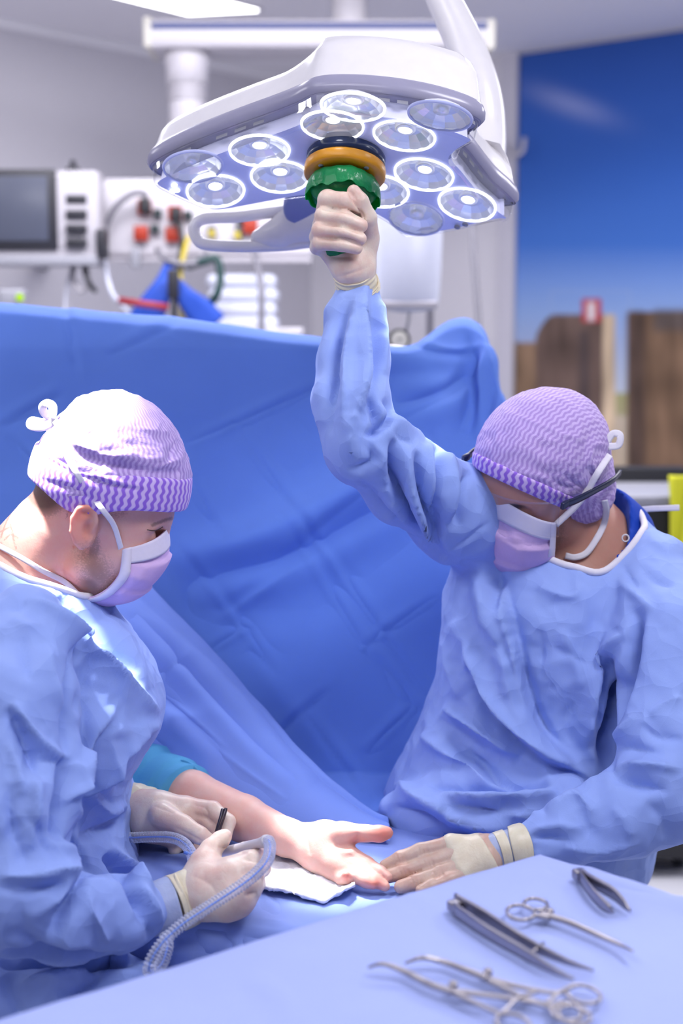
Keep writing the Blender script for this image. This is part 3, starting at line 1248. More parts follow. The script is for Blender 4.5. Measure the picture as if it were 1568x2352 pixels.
obj('added_glow_wall', (wv[used], [[rem[i] for i in f] for f in keep_w]), M['lamp_inner'], lamp)
# face plate, with round openings
LENS2 = np.array([on_dish(a, b) for a, b, _, _ in LENS_PX])
LR = 0.041
inn = OUT2 + nin * 0.014
# polar sampling
na, nr_ = 420, 90
ang = np.linspace(0, 2 * math.pi, na, endpoint=False)
ia = np.arctan2(inn[:, 1], inn[:, 0])
rr = np.hypot(inn[:, 0], inn[:, 1])
od = np.argsort(ia)
rad = np.interp(ang, np.concatenate([ia[od] - 2 * math.pi, ia[od], ia[od] + 2 * math.pi]) % 1e9 if False else np.concatenate([ia[od] - 2 * math.pi, ia[od], ia[od] + 2 * math.pi]), np.tile(rr[od], 3), period=None)
rs = np.linspace(0.02, 1, nr_)
A_, R_ = np.meshgrid(ang, rs, indexing='ij')
px2 = np.cos(A_) * R_ * np.interp(A_, ang, rad)
py2 = np.sin(A_) * R_ * np.interp(A_, ang, rad)
Vp = LO + px2[..., None] * LX + py2[..., None] * LY + (KD * (px2 ** 2 + py2 ** 2) - 0.002)[..., None] * LN
Fp = grid_faces(na, nr_, True)
cx = px2.ravel()[Fp].mean(1)
cy = py2.ravel()[Fp].mean(1)
keep = np.ones(len(Fp), bool)
for q in LENS2:
    keep &= np.hypot(cx - q[0], cy - q[1]) > LR - 0.002
obj('face_plate', (Vp.reshape(-1, 3), Fp[keep]), M['lamp_plate'], lamp)

LENS_POS = []
for (a, b, _, lit), q in zip(LENS_PX, LENS2):
    nrm = unit(LN - 2 * KD * (q[0] * LX + q[1] * LY))
    c = lw(q[0], q[1], KD * (q @ q))
    rp = [(LR - 0.0022, -0.002), (LR - 0.0015, 0.001), (LR + .0006, 0.0013), (LR + 0.0014, -0.002)]
    bowl = lathe([(LR - 0.001, -0.001), (LR - 0.008, -0.008), (LR - 0.018, -0.0135), (0.012, -0.016), (0.0, -0.016)], c, nrm, 14)
    ob = obj('lens', bowl, M['lamp_bowl'], lamp, smooth=False)
    obj('lens_ring', lathe(rp, c, nrm, 48), M['lamp_ring'] if lit else M['lamp_plate'], ob)
    obj('lens_dome', lathe([(LR - .001, 0.0), (LR * .6, 0.004), (0, 0.006)], c, nrm, 32), M['lamp_dome'], ob)
    if lit:
        obj('led', lathe([(0.009, -0.014), (0.006, -0.009), (0, -0.007)], c, nrm, 16), M['lamp_led'], ob)
        obj('led_collar', lathe([(0.014, -0.0155), (0.014, -0.009), (0.0095, -0.008), (0.0095, -0.014)], c, nrm, 24), M['lamp_bowl'], ob)
        LENS_POS.append(c + nrm * 0.012)
    else:
        obj('led', lathe([(0.012, -0.0155), (0.010, -0.006), (0, -0.004)], c, nrm, 16), M['lamp_bowl'], ob)
# small marks on the right and left lobes
for a, b in ((1050, 520), (1068, 514), (400, 424), (406, 436), (396, 438)):
    q = on_dish(a, b)
    c = lw(q[0], q[1], KD * (q @ q) + 0.0005)
    nrm = unit(LN - 2 * KD * (q[0] * LX + q[1] * LY))
    obj('sensor_dot', lathe([(0.0045, 0), (0.0045, 0.0015), (0, 0.0018)], c, nrm, 14), M['grey_plastic'] if a > 700 else M['lamp_ring'], lamp)
# handle mount
obj('mount_collar', lathe([(0.053, -0.006), (0.051, -0.001), (0.048, 0.002), (0.0, 0.002)], lw(0, 0, 0), LN, 48), M['white_plastic'], lamp)
obj('dark_ring', lathe([(0.052, 0.000), (0.054, 0.003), (0.054, 0.014), (0.050, 0.017), (0, 0.017)], lw(0, 0, 0), LN, 48), M['navy'], lamp)
od_ = obj('orange_disc', lathe([(0.050, 0.015), (0.055, 0.018), (0.0555, 0.021), (0.0555, 0.030), (0.053, 0.033), (0.030, 0.033), (0.0, 0.033)], lw(0, 0, 0), LN, 56), M['orange'], lamp)
for k in range(4):
    a = k * math.pi / 2 + 0.75
    obj('screw', lathe([(0.0035, 0.032), (0.0035, 0.0342), (0, 0.0344)], lw(0.043 * math.cos(a), 0.043 * math.sin(a), 0), LN, 12), M['grey_plastic'], od_)
# sterile green handle cover: crumpled skirt + grip
seg = 96
prof = [(0.026, 0.034), (0.036, 0.036), (0.044, 0.040), (0.0475, 0.046), (0.0485, 0.053), (0.0490, 0.060), (0.0485, 0.066)]
rows = []
for i, (r0, hh) in enumerate(prof):
    for k in range(seg):
        a = 2 * math.pi * k / seg
        f = i / (len(prof) - 1)
        wob = 1 + f * (0.03 * math.sin(4 * a + 1) + 0.010 * math.sin(9 * a + 2.2 * f) + 0.008 * math.sin(17 * a))
        rows.append(lw(r0 * wob * math.cos(a), r0 * wob * math.sin(a), hh + f * (0.002 * math.sin(6 * a + 0.5) + 0.0015 * math.sin(15 * a))))
Vk = np.array(rows)
Fk = np.vstack([np.array([[i * seg + k, i * seg + (k + 1) % seg, (i + 1) * seg + (k + 1) % seg, (i + 1) * seg + k] for k in range(seg)]) for i in range(len(prof) - 1)])
Nn = vnormals(Vk, Fk)
V2 = np.vstack([Vk, Vk - Nn * 0.0012])
F2 = np.vstack([Fk, Fk[:, ::-1] + len(Vk)])
hc = obj('handle_cover', (V2, F2), M['green'], lamp)
# inner cuff of film, and the grip itself
rows = []
prof2 = [(0.026, 0.034), (0.042, 0.042), (0.0455, 0.049), (0.0455, 0.058), (0.040, 0.067), (0.026, 0.076), (0.0175, 0.088), (0.0165, 0.100), (0.0165, 0.140), (0.014, 0.147), (0.0, 0.149)]
Vg, Fg = lathe(prof2, lw(0, 0, 0), LN, 48)
q = Vg - LO
aa = np.arctan2(q @ LY, q @ LX)
rd = (q - np.outer(q @ LN, LN))
Vg = Vg + rd * (0.06 * np.sin(7 * aa + 40 * (q @ LN)))[:, None]
obj('handle_grip', (Vg, Fg), M['green'], lamp)
HANDLE_AX = LN

# yoke: curved white arm rising behind, and the far-side handle loop
arm = catmull([P(975, -130, 2.18) + [-.10, 0.03, .56], P(975, -130, 2.18) + [-.06, 0.01, .25], P(975, -130, 2.18), P(1010, -20, 2.18), P(1062, 90, 2.18), P(1102, 200, 2.17), P(1116, 300, 2.16), P(1112, 385, 2.13), P(1085, 440, 2.10)], 10)
obj('yoke_arm', tube(arm, np.interp(np.linspace(0, 1, len(arm)), [0, .3, .5, .7, 1], [0.022, 0.023, 0.029, 0.031, 0.028]), 28, up=[1, 0, 0.1], flat=0.8), M['lamp_white'], lamp)
dk = 2.20
loop = [(712, 480), (640, 486), (545, 498), (470, 502), (446, 520), (452, 548), (476, 562), (560, 566), (650, 563), (712, 556)]
lpth = catmull([P(x, y, dk) for x, y in loop], 8)
obj('grip_loop', tube(lpth, 0.0095, 16, up=[0, 1, 0], flat=0.95), M['lamp_white'], lamp)
blk = [P(575, 498, dk), P(650, 470, dk), P(735, 455, dk), P(760, 480, dk), P(752, 540, dk), P(715, 565, dk), P(640, 566, dk), P(600, 556, dk), P(582, 530, dk)]
blk = np.array(catmull(blk, 5, closed=True))
Vb, Fb = solid_outline(blk, np.array([0, 0.03, 0]), np.array([0, -0.02, 0]))
lo_, hi_ = bounds(blk, 0.03)
P0 = P(735, 490, dk)
fn = lambda p: smin(smin(cap(p, P(625, 540, dk), P(735, 520, dk), 0.017, 0.026), cap(p, P(660, 510, dk), P(735, 500, dk), 0.020, 0.027), 0.02), cap(p, P(590, 545, dk), P(640, 542, dk), 0.010, 0.017), 0.02)
obj('grip_block', sdf_mesh(fn, *bounds([P(575, 440, dk), P(775, 580, dk)], 0.05), 0.003, 3), M['lamp_white'], lamp)
cpt = P(694, 478, dk - 0.028)
obj('grip_cap', lathe([(0.0, 0.03), (0.027, 0.03), (0.029, 0.0), (0.025, -0.005), (0.0, -0.007)], cpt, [-0.1, 0.9, 0.25], 32), plain('grip_cap_blue', rgb(120, 132, 190), 0.4), lamp)
# ------------------------------------------------------------------ blue fabrics
M['drape'] = cloth_mat('screen_drape_blue', rgb(94, 130, 214), crumple=0.3, scale=5.0)
M['sheet'] = cloth_mat('table_sheet_blue', rgb(140, 162, 230), crumple=0.1, scale=6.0)
M['arm_sheet'] = cloth_mat('arm_sheet_blue', rgb(122, 150, 228), crumple=0.25, scale=6.0)
M['sheet_pale'] = cloth_mat('tray_drape_pale_blue', rgb(164, 178, 234), crumple=0.05, scale=4.0)
M['gown'] = cloth_mat('gown_blue', rgb(146, 169, 232), crumple=0.7, scale=10.0)
M['teal'] = cloth_mat('sleeve_teal', rgb(84, 160, 206), crumple=0.2, scale=14.0)
M['gauze'] = cloth_mat('gauze_white', rgb(238, 240, 250), crumple=0.3, scale=30.0)
M['steel'] = plain('brushed_steel', rgb(176, 170, 172), 0.28, 1.0)
M['steel_fine'] = plain('fine_dark_steel', rgb(82, 76, 84), 0.3, 0.8)
M['steel_dark'] = plain('dark_steel', rgb(164, 160, 168), 0.34, 1.0)

# ------------------------------------------------------------------ screen drape hung behind the two surgeons
TOP = np.array([(-300, 672), (-120, 686), (0, 697), (200, 712), (400, 732), (600, 757), (735, 773), (860, 788), (930, 795), (965, 782), (1000, 752), (1035, 733), (1070, 727),
                (1105, 745), (1123, 775), (1130, 820), (1150, 890), (1175, 960), (1210, 1060), (1260, 1180)], float)
nu, nv = 230, 260
U = np.linspace(0, 1, nu)
tl = np.concatenate([[0], np.cumsum(np.linalg.norm(np.diff(TOP, axis=0), axis=1))])
txs = np.interp(U * tl[-1], tl, TOP[:, 0])
tys = np.interp(U * tl[-1], tl, TOP[:, 1])
for _ in range(3):
    txs[1:-1] = .5 * txs[1:-1] + .25 * (txs[2:] + txs[:-2])
    tys[1:-1] = .5 * tys[1:-1] + .25 * (tys[2:] + tys[:-2])
G = np.zeros((nu, nv, 3))
DIAG = lambda x: np.interp(x, [-300, 260, 380, 480, 600, 690, 770, 860, 950, 1300], [760, 1250, 1375, 1480, 1620, 1730, 1815, 1885, 1940, 2080])
for i in range(nu):
    x0, y0 = txs[i], tys[i]
    x1 = np.interp(x0, [-300, 0, 500, 930, 1070, 1260], [-330, -20, 560, 990, 1090, 1300])
    y = y0 + (np.interp(x0, [0, 500, 650, 930, 1010, 1300], [1930, 1905, 1878, 1872, 1960, 2000]) - y0) * np.linspace(0, 1, nv)
    f = np.linspace(0, 1, nv)
    x = x0 + (x1 - x0) * f
    # depth: hangs at the back, comes forward at the foot where it meets the arm table
    dback = np.interp(y, [650, 800, 1400, 1900, 2150], [2.50, 2.44, 2.33, 2.20, 2.14])
    hump = np.exp(-((x0 - 1075) / 75) ** 2) * np.exp(-((y - 720) / 260) ** 2)
    dd = dback + 0.10 * hump
    # the sheet over the patient's arm, forward of the diagonal
    dg = DIAG(x)
    s = np.clip((y - dg) / 260, 0, 1)
    s2 = s * s * (3 - 2 * s)
    fwd = np.interp(y, [1300, 1500, 1700, 1900, 2150], [0, 0, 0, 0, 0])
    dd = dd - fwd * s2 * 1.05
    # rolled over top edge
    roll = np.clip(1 - (y - y0) / 26, 0, 1)
    dd = dd + 0.05 * roll ** 2
    for j in range(nv):
        G[i, j] = P(x[j], y[j], dd[j])
        if G[i, j, 2] < 0.7415 and -30 < x[j] < 1180:
            G[i, j] = PZ(x[j], y[j], 0.7415)
V, F = sheet(G, 0.004)
if (vnormals(V, F)[nu * nv // 2] @ np.array([0, 1, 0])) > 0:
    V, F = sheet(G[::-1], 0.004)
ST = []
# packed-fold creases (long straight ones, two directions)
for a, b in [((150, 700), (180, 880)), ((20, 1000), (140, 1150)), ((390, 1230), (640, 1560)), ((520, 960), (1010, 1640)), ((640, 1180), (880, 1560)), ((430, 1100), (520, 1250)),
             ((700, 1640), (860, 1860)), ((860, 1500), (960, 1640))]:
    ST.append(('v', [a, b], 7, 0.0052))
    ST.append(('r', [(a[0] + 16, a[1] - 8), (b[0] + 16, b[1] - 8)], 14, 0.003))
for a, b in [((0, 985), (150, 900)), ((430, 1030), (760, 880)), ((500, 1430), (700, 1300)), ((640, 1290), (860, 1120)), ((820, 1500), (1010, 1370)), ((600, 1720), (760, 1580)),
             ((240, 820), (420, 740)), ((900, 980), (1120, 860)), ((480, 1500), (580, 1440)), ((840, 1740), (960, 1620))]:
    ST.append(('v', [a, b], 7, 0.0052))
    ST.append(('r', [(a[0] - 8, a[1] - 16), (b[0] - 8, b[1] - 16)], 14, 0.003))
# broad folds
ST += [('r', [(380, 1290), (620, 1230), (830, 1120), (1000, 1040)], 46, 0.036), ('s', [(420, 1370), (640, 1330), (860, 1220), (990, 1130)], 46, 0.022),
       ('r', [(930, 980), (1060, 900), (1130, 800)], 40, 0.020), ('s', [(900, 900), (1040, 880), (1110, 790)], 30, 0.016),
       ('s', [(740, 800), (900, 830), (1090, 830)], 24, 0.010), ('r', [(1122, 790), (1110, 900), (1095, 1010)], 16, 0.014), ('s', [(1090, 820), (1085, 920), (1070, 1000)], 16, 0.012),
       ('r', [(1150, 900), (1140, 980), (1130, 1060)], 14, 0.010), ('c', [(960, 785), (1040, 805), (1120, 790)], 12, 0.010),
       ('r', [(560, 1500), (700, 1660), (840, 1830)], 30, 0.008)]
V = sculpt(V, F, ST, facing=False)
V = V + vnormals(V, F) * (0.004 * fbm(V * 4.0, 3))[:, None]
o = obj('screen_drape', (V, F), M['drape'])
tag(o, 'large blue surgical screen drape hung behind the two surgeons', 'drape')
# second sheet lying over the patient's arm, in front of the screen
ET = catmull([P(150, 1120, 2.25), P(250, 1235, 2.24), P(380, 1388, 2.22), P(480, 1492, 2.20), P(600, 1636, 2.17), P(690, 1738, 2.13), P(770, 1818, 2.09), P(850, 1882, 2.05), P(890, 1902, 2.03)], 16)
EB = catmull([PZ(60, 1872, .742), PZ(180, 1872, .742), PZ(330, 1876, .742), PZ(440, 1884, .742), PZ(560, 1898, .742), PZ(650, 1908, .742), PZ(740, 1920, .742), PZ(840, 1928, .742), PZ(895, 1932, .742)], 16)
ns, nt = len(ET), 110
G2 = np.zeros((ns, nt, 3))
for i in range(ns):
    for j in range(nt):
        t_ = j / (nt - 1)
        if t_ < .12:                       # turned-over top edge
            a = (1 - t_ / .12)
            G2[i, j] = ET[i] + np.array([.004, .05, -.03]) * a ** 2
        else:
            b = (t_ - .12) / .88
            q = ET[i] * (1 - b) + EB[i] * b
            bul = math.sin(math.pi * b) ** .8 * np.linalg.norm(ET[i] - EB[i])
            G2[i, j] = q + np.array([0, -.10, .20]) * bul + np.array([0, 0, .012]) * math.sin(math.pi * min(1, b * 5)) 
V, F = sheet(G2, .003)
if vnormals(V, F)[ns // 2 * nt + nt // 2] @ np.array([0, 1, -.5]) > 0:
    V, F = sheet(G2[::-1], .003)
V = sculpt(V, F, [('r', [(330, 1400), (470, 1540), (600, 1680), (720, 1800)], 26, .012), ('s', [(300, 1420), (440, 1580), (570, 1720), (680, 1810)], 26, .010), ('c', [(350, 1570), (400, 1530), (440, 1500)], 9, .006), ('v', [(345, 1575), (430, 1640), (520, 1720)], 10, .006),
                  ('r', [(300, 1560), (400, 1660), (500, 1750)], 24, .007), ('v', [(460, 1690), (560, 1770), (660, 1840)], 12, .005), ('v', [(280, 1660), (340, 1700), (400, 1730)], 14, .006)], facing=False)
V = V + vnormals(V, F) * (0.003 * fbm(V * 7.0 + 2, 3))[:, None]
tag(obj('arm_sheet', (V, F), M['arm_sheet']), 'blue sheet draped over the patient, its edge running diagonally behind the bare forearm', 'sheet')
# poles that carry it
t = thing('drape_stand', 'metal stand holding up the peak of the blue screen drape', 'stand', [P(1072, 760, 2.6)[0], P(1072, 760, 2.6)[1], 0])
pp = P(1072, 742, 2.64)
obj('pole', tube([[pp[0], pp[1], 0], pp], 0.012, 14), M['steel'], t)
pl_ = P(-260, 720, 2.62)
obj('cross_bar', tube([P(-290, 722, 2.60), P(1000, 812, 2.56), [pp[0], pp[1], P(1000, 812, 2.56)[2]]], 0.010, 12), M['steel'], t)
obj('pole', tube([[pl_[0], pl_[1], 0], pl_], 0.012, 14), M['steel'], t)

# ------------------------------------------------------------------ arm table with its blue sheet
ZT = 0.735
tc = [PZ(455, 2105, ZT), PZ(705, 2142, ZT), PZ(1230, 2060, ZT), PZ(1240, 1890, ZT), PZ(860, 1868, ZT), PZ(230, 1830, ZT), PZ(250, 1990, ZT)]
tbl = thing('arm_table', 'padded arm table under the blue sheet between the two surgeons', 'table', [0.0, 1.85, 0])
qa, qb, qc, qd = np.array([-.40, 1.64, 0]), np.array([.14, 1.62, 0]), np.array([.42, 1.72, 0]), np.array([.42, 2.16, 0])
qe = np.array([-.46, 2.16, 0])
poly = np.array([PZ(470, 2108, 0.7), PZ(700, 2138, 0.7), PZ(1010, 2080, .7), PZ(1180, 1990, .7), PZ(1130, 1905, .7), PZ(300, 1862, .7), PZ(250, 1960, .7)])
poly[:, 2] = 0
obj('tabletop', solid_outline(poly, np.array([0, 0, 0.66]), np.array([0, 0, ZT - 0.012])), M['grey_plastic'], tbl, smooth=False)
for q in ((-.25, 1.75), (.12, 1.80), (-.25, 2.02), (.14, 2.0)):
    obj('leg', tube([[q[0], q[1], 0], [q[0], q[1], 0.67]], 0.02, 14), M['steel'], tbl)
# sheet: grid over the top, folding down at the near edge
edge_near = np.array([(-100, 2040), (200, 2065), (455, 2105), (580, 2124), (705, 2142), (900, 2120), (1150, 2040), (1300, 1990)], float)
nu, nv = 150, 120
G = np.zeros((nu, nv, 3))
for i in range(nu):
    a = i / (nu - 1)
    ex_ = -60 + 1330 * a
    ey_ = np.interp(ex_, edge_near[:, 0], edge_near[:, 1])
    e = PZ(ex_, ey_, ZT)
    by_ = np.interp(ex_, [-60, 300, 860, 1300], [1812, 1826, 1864, 1880])
    b = PZ(ex_ * 0.93 + 40, by_, ZT)
    for j in range(nv):
        f = j / (nv - 1)
        if f < 0.62:
            s = f / 0.62
            G[i, j] = b + (e - b) * s
        else:
            s = (f - 0.62) / 0.38
            c = 0.012 * (1 - math.exp(-s * 12))
            G[i, j] = e + np.array([0.015 * math.sin(ex_ * .02) * s, -c - 0.02 * s, -0.34 * s])
        r = np.clip(abs(f - 0.62) / 0.03, 0, 1)
        G[i, j, 2] -= 0.004 * (1 - r)
V, F = sheet(G, 0.003)
if vnormals(V, F)[nu * 20 + 20][2] < 0:
    V, F = sheet(G[::-1], 0.003)
ST = [('c', [(575, 2110), (640, 2122), (700, 2140)], 6, 0.004), ('r', [(700, 2010), (800, 2060), (840, 2110)], 20, 0.003), ('v', [(600, 2050), (640, 2100)], 10, 0.004),
      ('v', [(620, 2030), (560, 2080)], 9, 0.004), ('r', [(360, 1980), (460, 1975), (540, 1990)], 18, 0.006), ('v', [(380, 1960), (460, 1952)], 10, 0.004),
      ('o', [(380, 2160), (470, 2200), (560, 2230)], 22, 0.01), ('r', [(520, 2140), (560, 2190), (600, 2230)], 16, 0.008), ('v', [(440, 2130), (500, 2160), (640, 2180)], 14, 0.008)]
V = sculpt(V, F, ST, facing=False)
V = V + vnormals(V, F) * (0.0016 * fbm(V * 9.0, 3))[:, None]
tag(obj('table_sheet', (V, F), M['sheet']), 'pale blue sheet covering the arm table under the open hand', 'sheet')

# ------------------------------------------------------------------ instrument table in front, with its drape
ZI = 0.86
K = PZ(1238, 1948, ZI)
LE = PZ(0, 2328, ZI)
RE = PZ(1568, 2046, ZI)
ul = unit(LE - K)
ur = unit(RE - K)
nu, nv = 150, 150
LU, LV = 1.35, 0.85
hang = 0.22
G = np.zeros((nu, nv, 3))
uu = np.linspace(-hang, LU, nu)      # along ul (left edge direction)
vv = np.linspace(-hang, LV, nv)      # along ur
for i in range(nu):
    for j in range(nv):
        u, v = uu[i], vv[j]
        ux, vx = max(u, 0), max(v, 0)
        q = K + ul * ux + ur * vx
        dz = 0.0
        if u < 0:
            dz += -u
            q = q - ul * 0.018 * (1 - math.exp(u * 60))
        if v < 0:
            dz += -v
            q = q - ur * 0.018 * (1 - math.exp(v * 60))
        if u < 0 and v < 0:
            dz = max(-u, -v) + 0.3 * min(-u, -v)
        q[2] -= dz
        edge = min(abs(u) if u >= 0 else 0, abs(v) if v >= 0 else 0)
        q[2] -= 0.006 * math.exp(-max(edge, 0) * 60)
        # raised folded hem along the back edge
        if v > 0.05:
            q[2] += 0.010 * math.exp(-((u - 0.035) / 0.018) ** 2) * min(1, (v - .05) * 12)
        G[i, j] = q
V, F = sheet(G, 0.003)
if vnormals(V, F)[nv * 80 + 80][2] < 0:
    V, F = sheet(G[::-1], 0.003)
V = V + vnormals(V, F) * (0.0022 * fbm(V * 5.0 + 3, 3))[:, None]
ST = [('r', [(930, 2060), (970, 2070), (1010, 2110)], 10, 0.004), ('v', [(1240, 1990), (1400, 2010), (1568, 2060)], 14, 0.006), ('r', [(560, 2240), (640, 2290), (680, 2352)], 20, 0.005)]
V = sculpt(V, F, ST, facing=False)
tag(obj('tray_drape', (V, F), M['sheet_pale']), 'pale blue drape over the instrument table, carrying the steel instruments', 'drape')
it = thing('instrument_table', 'instrument table beneath the pale blue drape in front of the surgeons', 'table', [K[0] + (ul + ur)[0] * .4, K[1] + (ul + ur)[1] * .4, 0])
pl4 = np.array([K, K + ul * (LU - .01), K + ul * (LU - .01) + ur * (LV - .01), K + ur * (LV - .01)]) + (ul + ur) * 0.006
pl4[:, 2] = 0
obj('tabletop', solid_outline(pl4, np.array([0, 0, ZI - 0.04]), np.array([0, 0, ZI - 0.014])), M['steel'], it, smooth=False)
for a, b in ((.12, .1), (1.2, .1), (.12, .75), (1.2, .75)):
    q = K + ul * a + ur * b
    obj('leg', tube([[q[0], q[1], 0], [q[0], q[1], ZI - .04]], 0.016, 12), M['steel'], it)


# ------------------------------------------------------------------ steel instruments lying on it
def TI(px, py, lift=0.0):
    return PZ(px, py, ZI + 0.003 + lift)


def bar(pts, r, lift=0.006, flat=0.6, seg=14):
    q = catmull([TI(*p[:2], lift=(p[2] if len(p) > 2 else lift)) for p in pts], 8)
    rr_ = np.interp(np.linspace(0, 1, len(q)), np.linspace(0, 1, len(r)), r)
    return tube(q, rr_, seg, up=[0, 0, 1], flat=1.0 / flat if False else 1.2)


def ringloop(px, py, rx, ry, rot, r=0.0019, lift=0.006):
    pts = []
    ca, sa = math.cos(rot), math.sin(rot)
    for k in range(28):
        a = 2 * math.pi * k / 28
        x, y = rx * math.cos(a), ry * math.sin(a)
        pts.append(TI(px + ca * x - sa * y, py + sa * x + ca * y, lift))
    return tube(pts, r, 12, closed=True)


def clamp(name, label, joint, tip_pts, ring1, ring2, arm1, arm2, cat='clamp', ratchet=None):
    t_ = thing(name, label, cat, TI(*joint), None)
    obj('jaw', bar(tip_pts, [0.0030, 0.0031, 0.0028, 0.0022, 0.0012]), M['steel'], t_)
    obj('joint', lathe([(0, 0.0095), (0.003, 0.0095), (0.0042, 0.008), (0.0042, 0.003), (0, 0.002)], TI(*joint), [0, 0, 1], 18), M['steel'], t_)
    for arm_, rg in ((arm1, ring1), (arm2, ring2)):
        h = obj('handle', bar(arm_, [0.0027, 0.0022, 0.0020, 0.0021]), M['steel'], t_)
        obj('finger_ring', ringloop(*rg), M['steel'], h)
    if ratchet:
        obj('ratchet', bar(ratchet, [0.0016, 0.0016], lift=0.008), M['steel'], t_)
    return t_


clamp('scissors', 'steel curved scissors with small finger rings beside the broad forceps', (1262, 2108),
      [(1240, 2098), (1300, 2116), (1370, 2146), (1420, 2168, .008), (1452, 2184, .012)],
      (1195, 2096, 32, 17, 0.12), (1230, 2077, 27, 13, 0.12), [(1262, 2108), (1240, 2104), (1224, 2100)], [(1262, 2106), (1258, 2096), (1254, 2084)], 'scissors')
clamp('artery_clamp', 'long steel clamp with curved tip, nearest to the camera edge', (1040, 2278),
      [(1040, 2278), (990, 2262), (930, 2232), (880, 2214, .01), (846, 2222, .004)],
      (1178, 2352, 40, 22, 0.25), (1318, 2332, 38, 21, 0.25), [(1040, 2280), (1100, 2308), (1150, 2330)], [(1040, 2276), (1130, 2288), (1215, 2300), (1284, 2318)],
      'clamp', [(1150, 2330), (1190, 2292), (1232, 2278)])
clamp('artery_clamp', 'long steel clamp with curved tip lying behind the nearest clamp', (1120, 2248),
      [(1120, 2248), (1070, 2228), (1020, 2210), (970, 2200, .01), (930, 2212, .004)],
      (1340, 2284, 40, 20, 0.22), (1300, 2324, 36, 20, 0.22), [(1120, 2248), (1200, 2268), (1270, 2280), (1304, 2276)], [(1120, 2252), (1180, 2280), (1240, 2306), (1268, 2314)],
      'clamp', [(1252, 2306), (1290, 2276), (1318, 2266)])


def forceps(label, head, tips, wid):
    t_ = thing('forceps', label, 'forceps', TI(*head[0]))
    for k in (0, 1):
        pts = [TI(*p[:2], lift=p[2]) for p in tips[k]]
        c = catmull(pts, 10)
        ww = np.interp(np.linspace(0, 1, len(c)), np.linspace(0, 1, len(wid)), wid)
        rows_ = []
        for i in range(len(c)):
            tg = unit(c[min(i + 1, len(c) - 1)] - c[max(i - 1, 0)])
            s_ = np.cross(tg, [0, 0, 1.0])
            rows_.append([c[i] + np.array([0, 0, 1.0]) * ww[i] * q for q in (-.5, -.2, .2, .5)])
        obj('arm', sheet(np.array(rows_), 0.0022), M['steel_dark'], t_)
    obj('spring_end', box(TI(*head[0], lift=0.006), (0.012, 0.014, 0.011), frame_axes(TI(*head[1]) - TI(*head[0]), [0, 0, 1]), 0.003), M['steel_dark'], t_)
    return t_


f_ = forceps('large dark steel dissecting forceps with two long slim arms', [(1044, 2080), (1100, 2115)],
             [[(1042, 2068, .007), (1110, 2105, .009), (1200, 2162, .010), (1290, 2205, .007), (1362, 2230, .003)],
              [(1040, 2090, .006), (1110, 2138, .008), (1200, 2190, .008), (1262, 2226, .006), (1316, 2250, .003)]], [0.015, 0.014, 0.012, 0.007, 0.002])
obj('guide_pin', tube([TI(1222, 2188, .009), TI(1248, 2166, .009)], 0.0016, 10), M['steel'], f_)
f_ = forceps('small dark steel clip forceps with splayed ends near the back edge', [(1330, 2008), (1370, 2035)],
             [[(1328, 2006, .007), (1360, 2026, .008), (1405, 2052, .008), (1430, 2076, .006), (1444, 2092, .003)],
              [(1328, 2012, .006), (1352, 2046, .007), (1378, 2074, .006), (1396, 2088, .005), (1408, 2096, .003)]], [0.012, 0.013, 0.013, 0.009, 0.002])
# ------------------------------------------------------------------ people: shared materials and builders
def skin_mat(name, base, pink, hair):
    t = NT(name)
    co = t.coord()
    at = t.n('ShaderNodeVertexColor')
    at.layer_name = 'print'
    sp = t.n('ShaderNodeSeparateColor')
    t.l(at.outputs[0], sp.inputs[0])
    n1 = t.noise(co, 45, 4, 0.6)
    c = t.mix(t.math('MULTIPLY', n1, 0.7), base, pink)
    c = t.mix(sp.outputs[1], c, pink)
    stip = t.noise(co, 420, 2, 0.7)
    f = t.math('MULTIPLY', t.math('SUBTRACT', t.math('ADD', sp.outputs[0], stip), 0.62), 3.0)
    f.node.use_clamp = True
    f2 = t.math('MULTIPLY', f, sp.outputs[0])
    c = t.mix(f2, c, hair)
    nb = t.bump(t.noise(co, 260, 3, 0.6), 0.12, 0.002)
    return t.done(t.bsdf(c, 0.45, 0, nb, 0.4, Subsurface_Weight=0.18, Subsurface_Scale=0.02))


def glove_mat(name, base, pink, sc=26.0, sss=0.12):
    t = NT(name)
    co = t.coord()
    n1 = t.noise(co, sc, 4, 0.6)
    c = t.mix(t.ramp(n1, [(0.35, (0, 0, 0, 1)), (0.65, (1, 1, 1, 1))]), base, pink)
    nb = t.bump(t.noise(co, 55, 4, 0.65, 0.6), 0.22, 0.004)
    nb = t.bump(t.noise(co, 300, 2, 0.6), 0.08, 0.001, nb)
    return t.done(t.bsdf(c, 0.38, 0, nb, 0.45, Subsurface_Weight=sss, Subsurface_Scale=0.015))


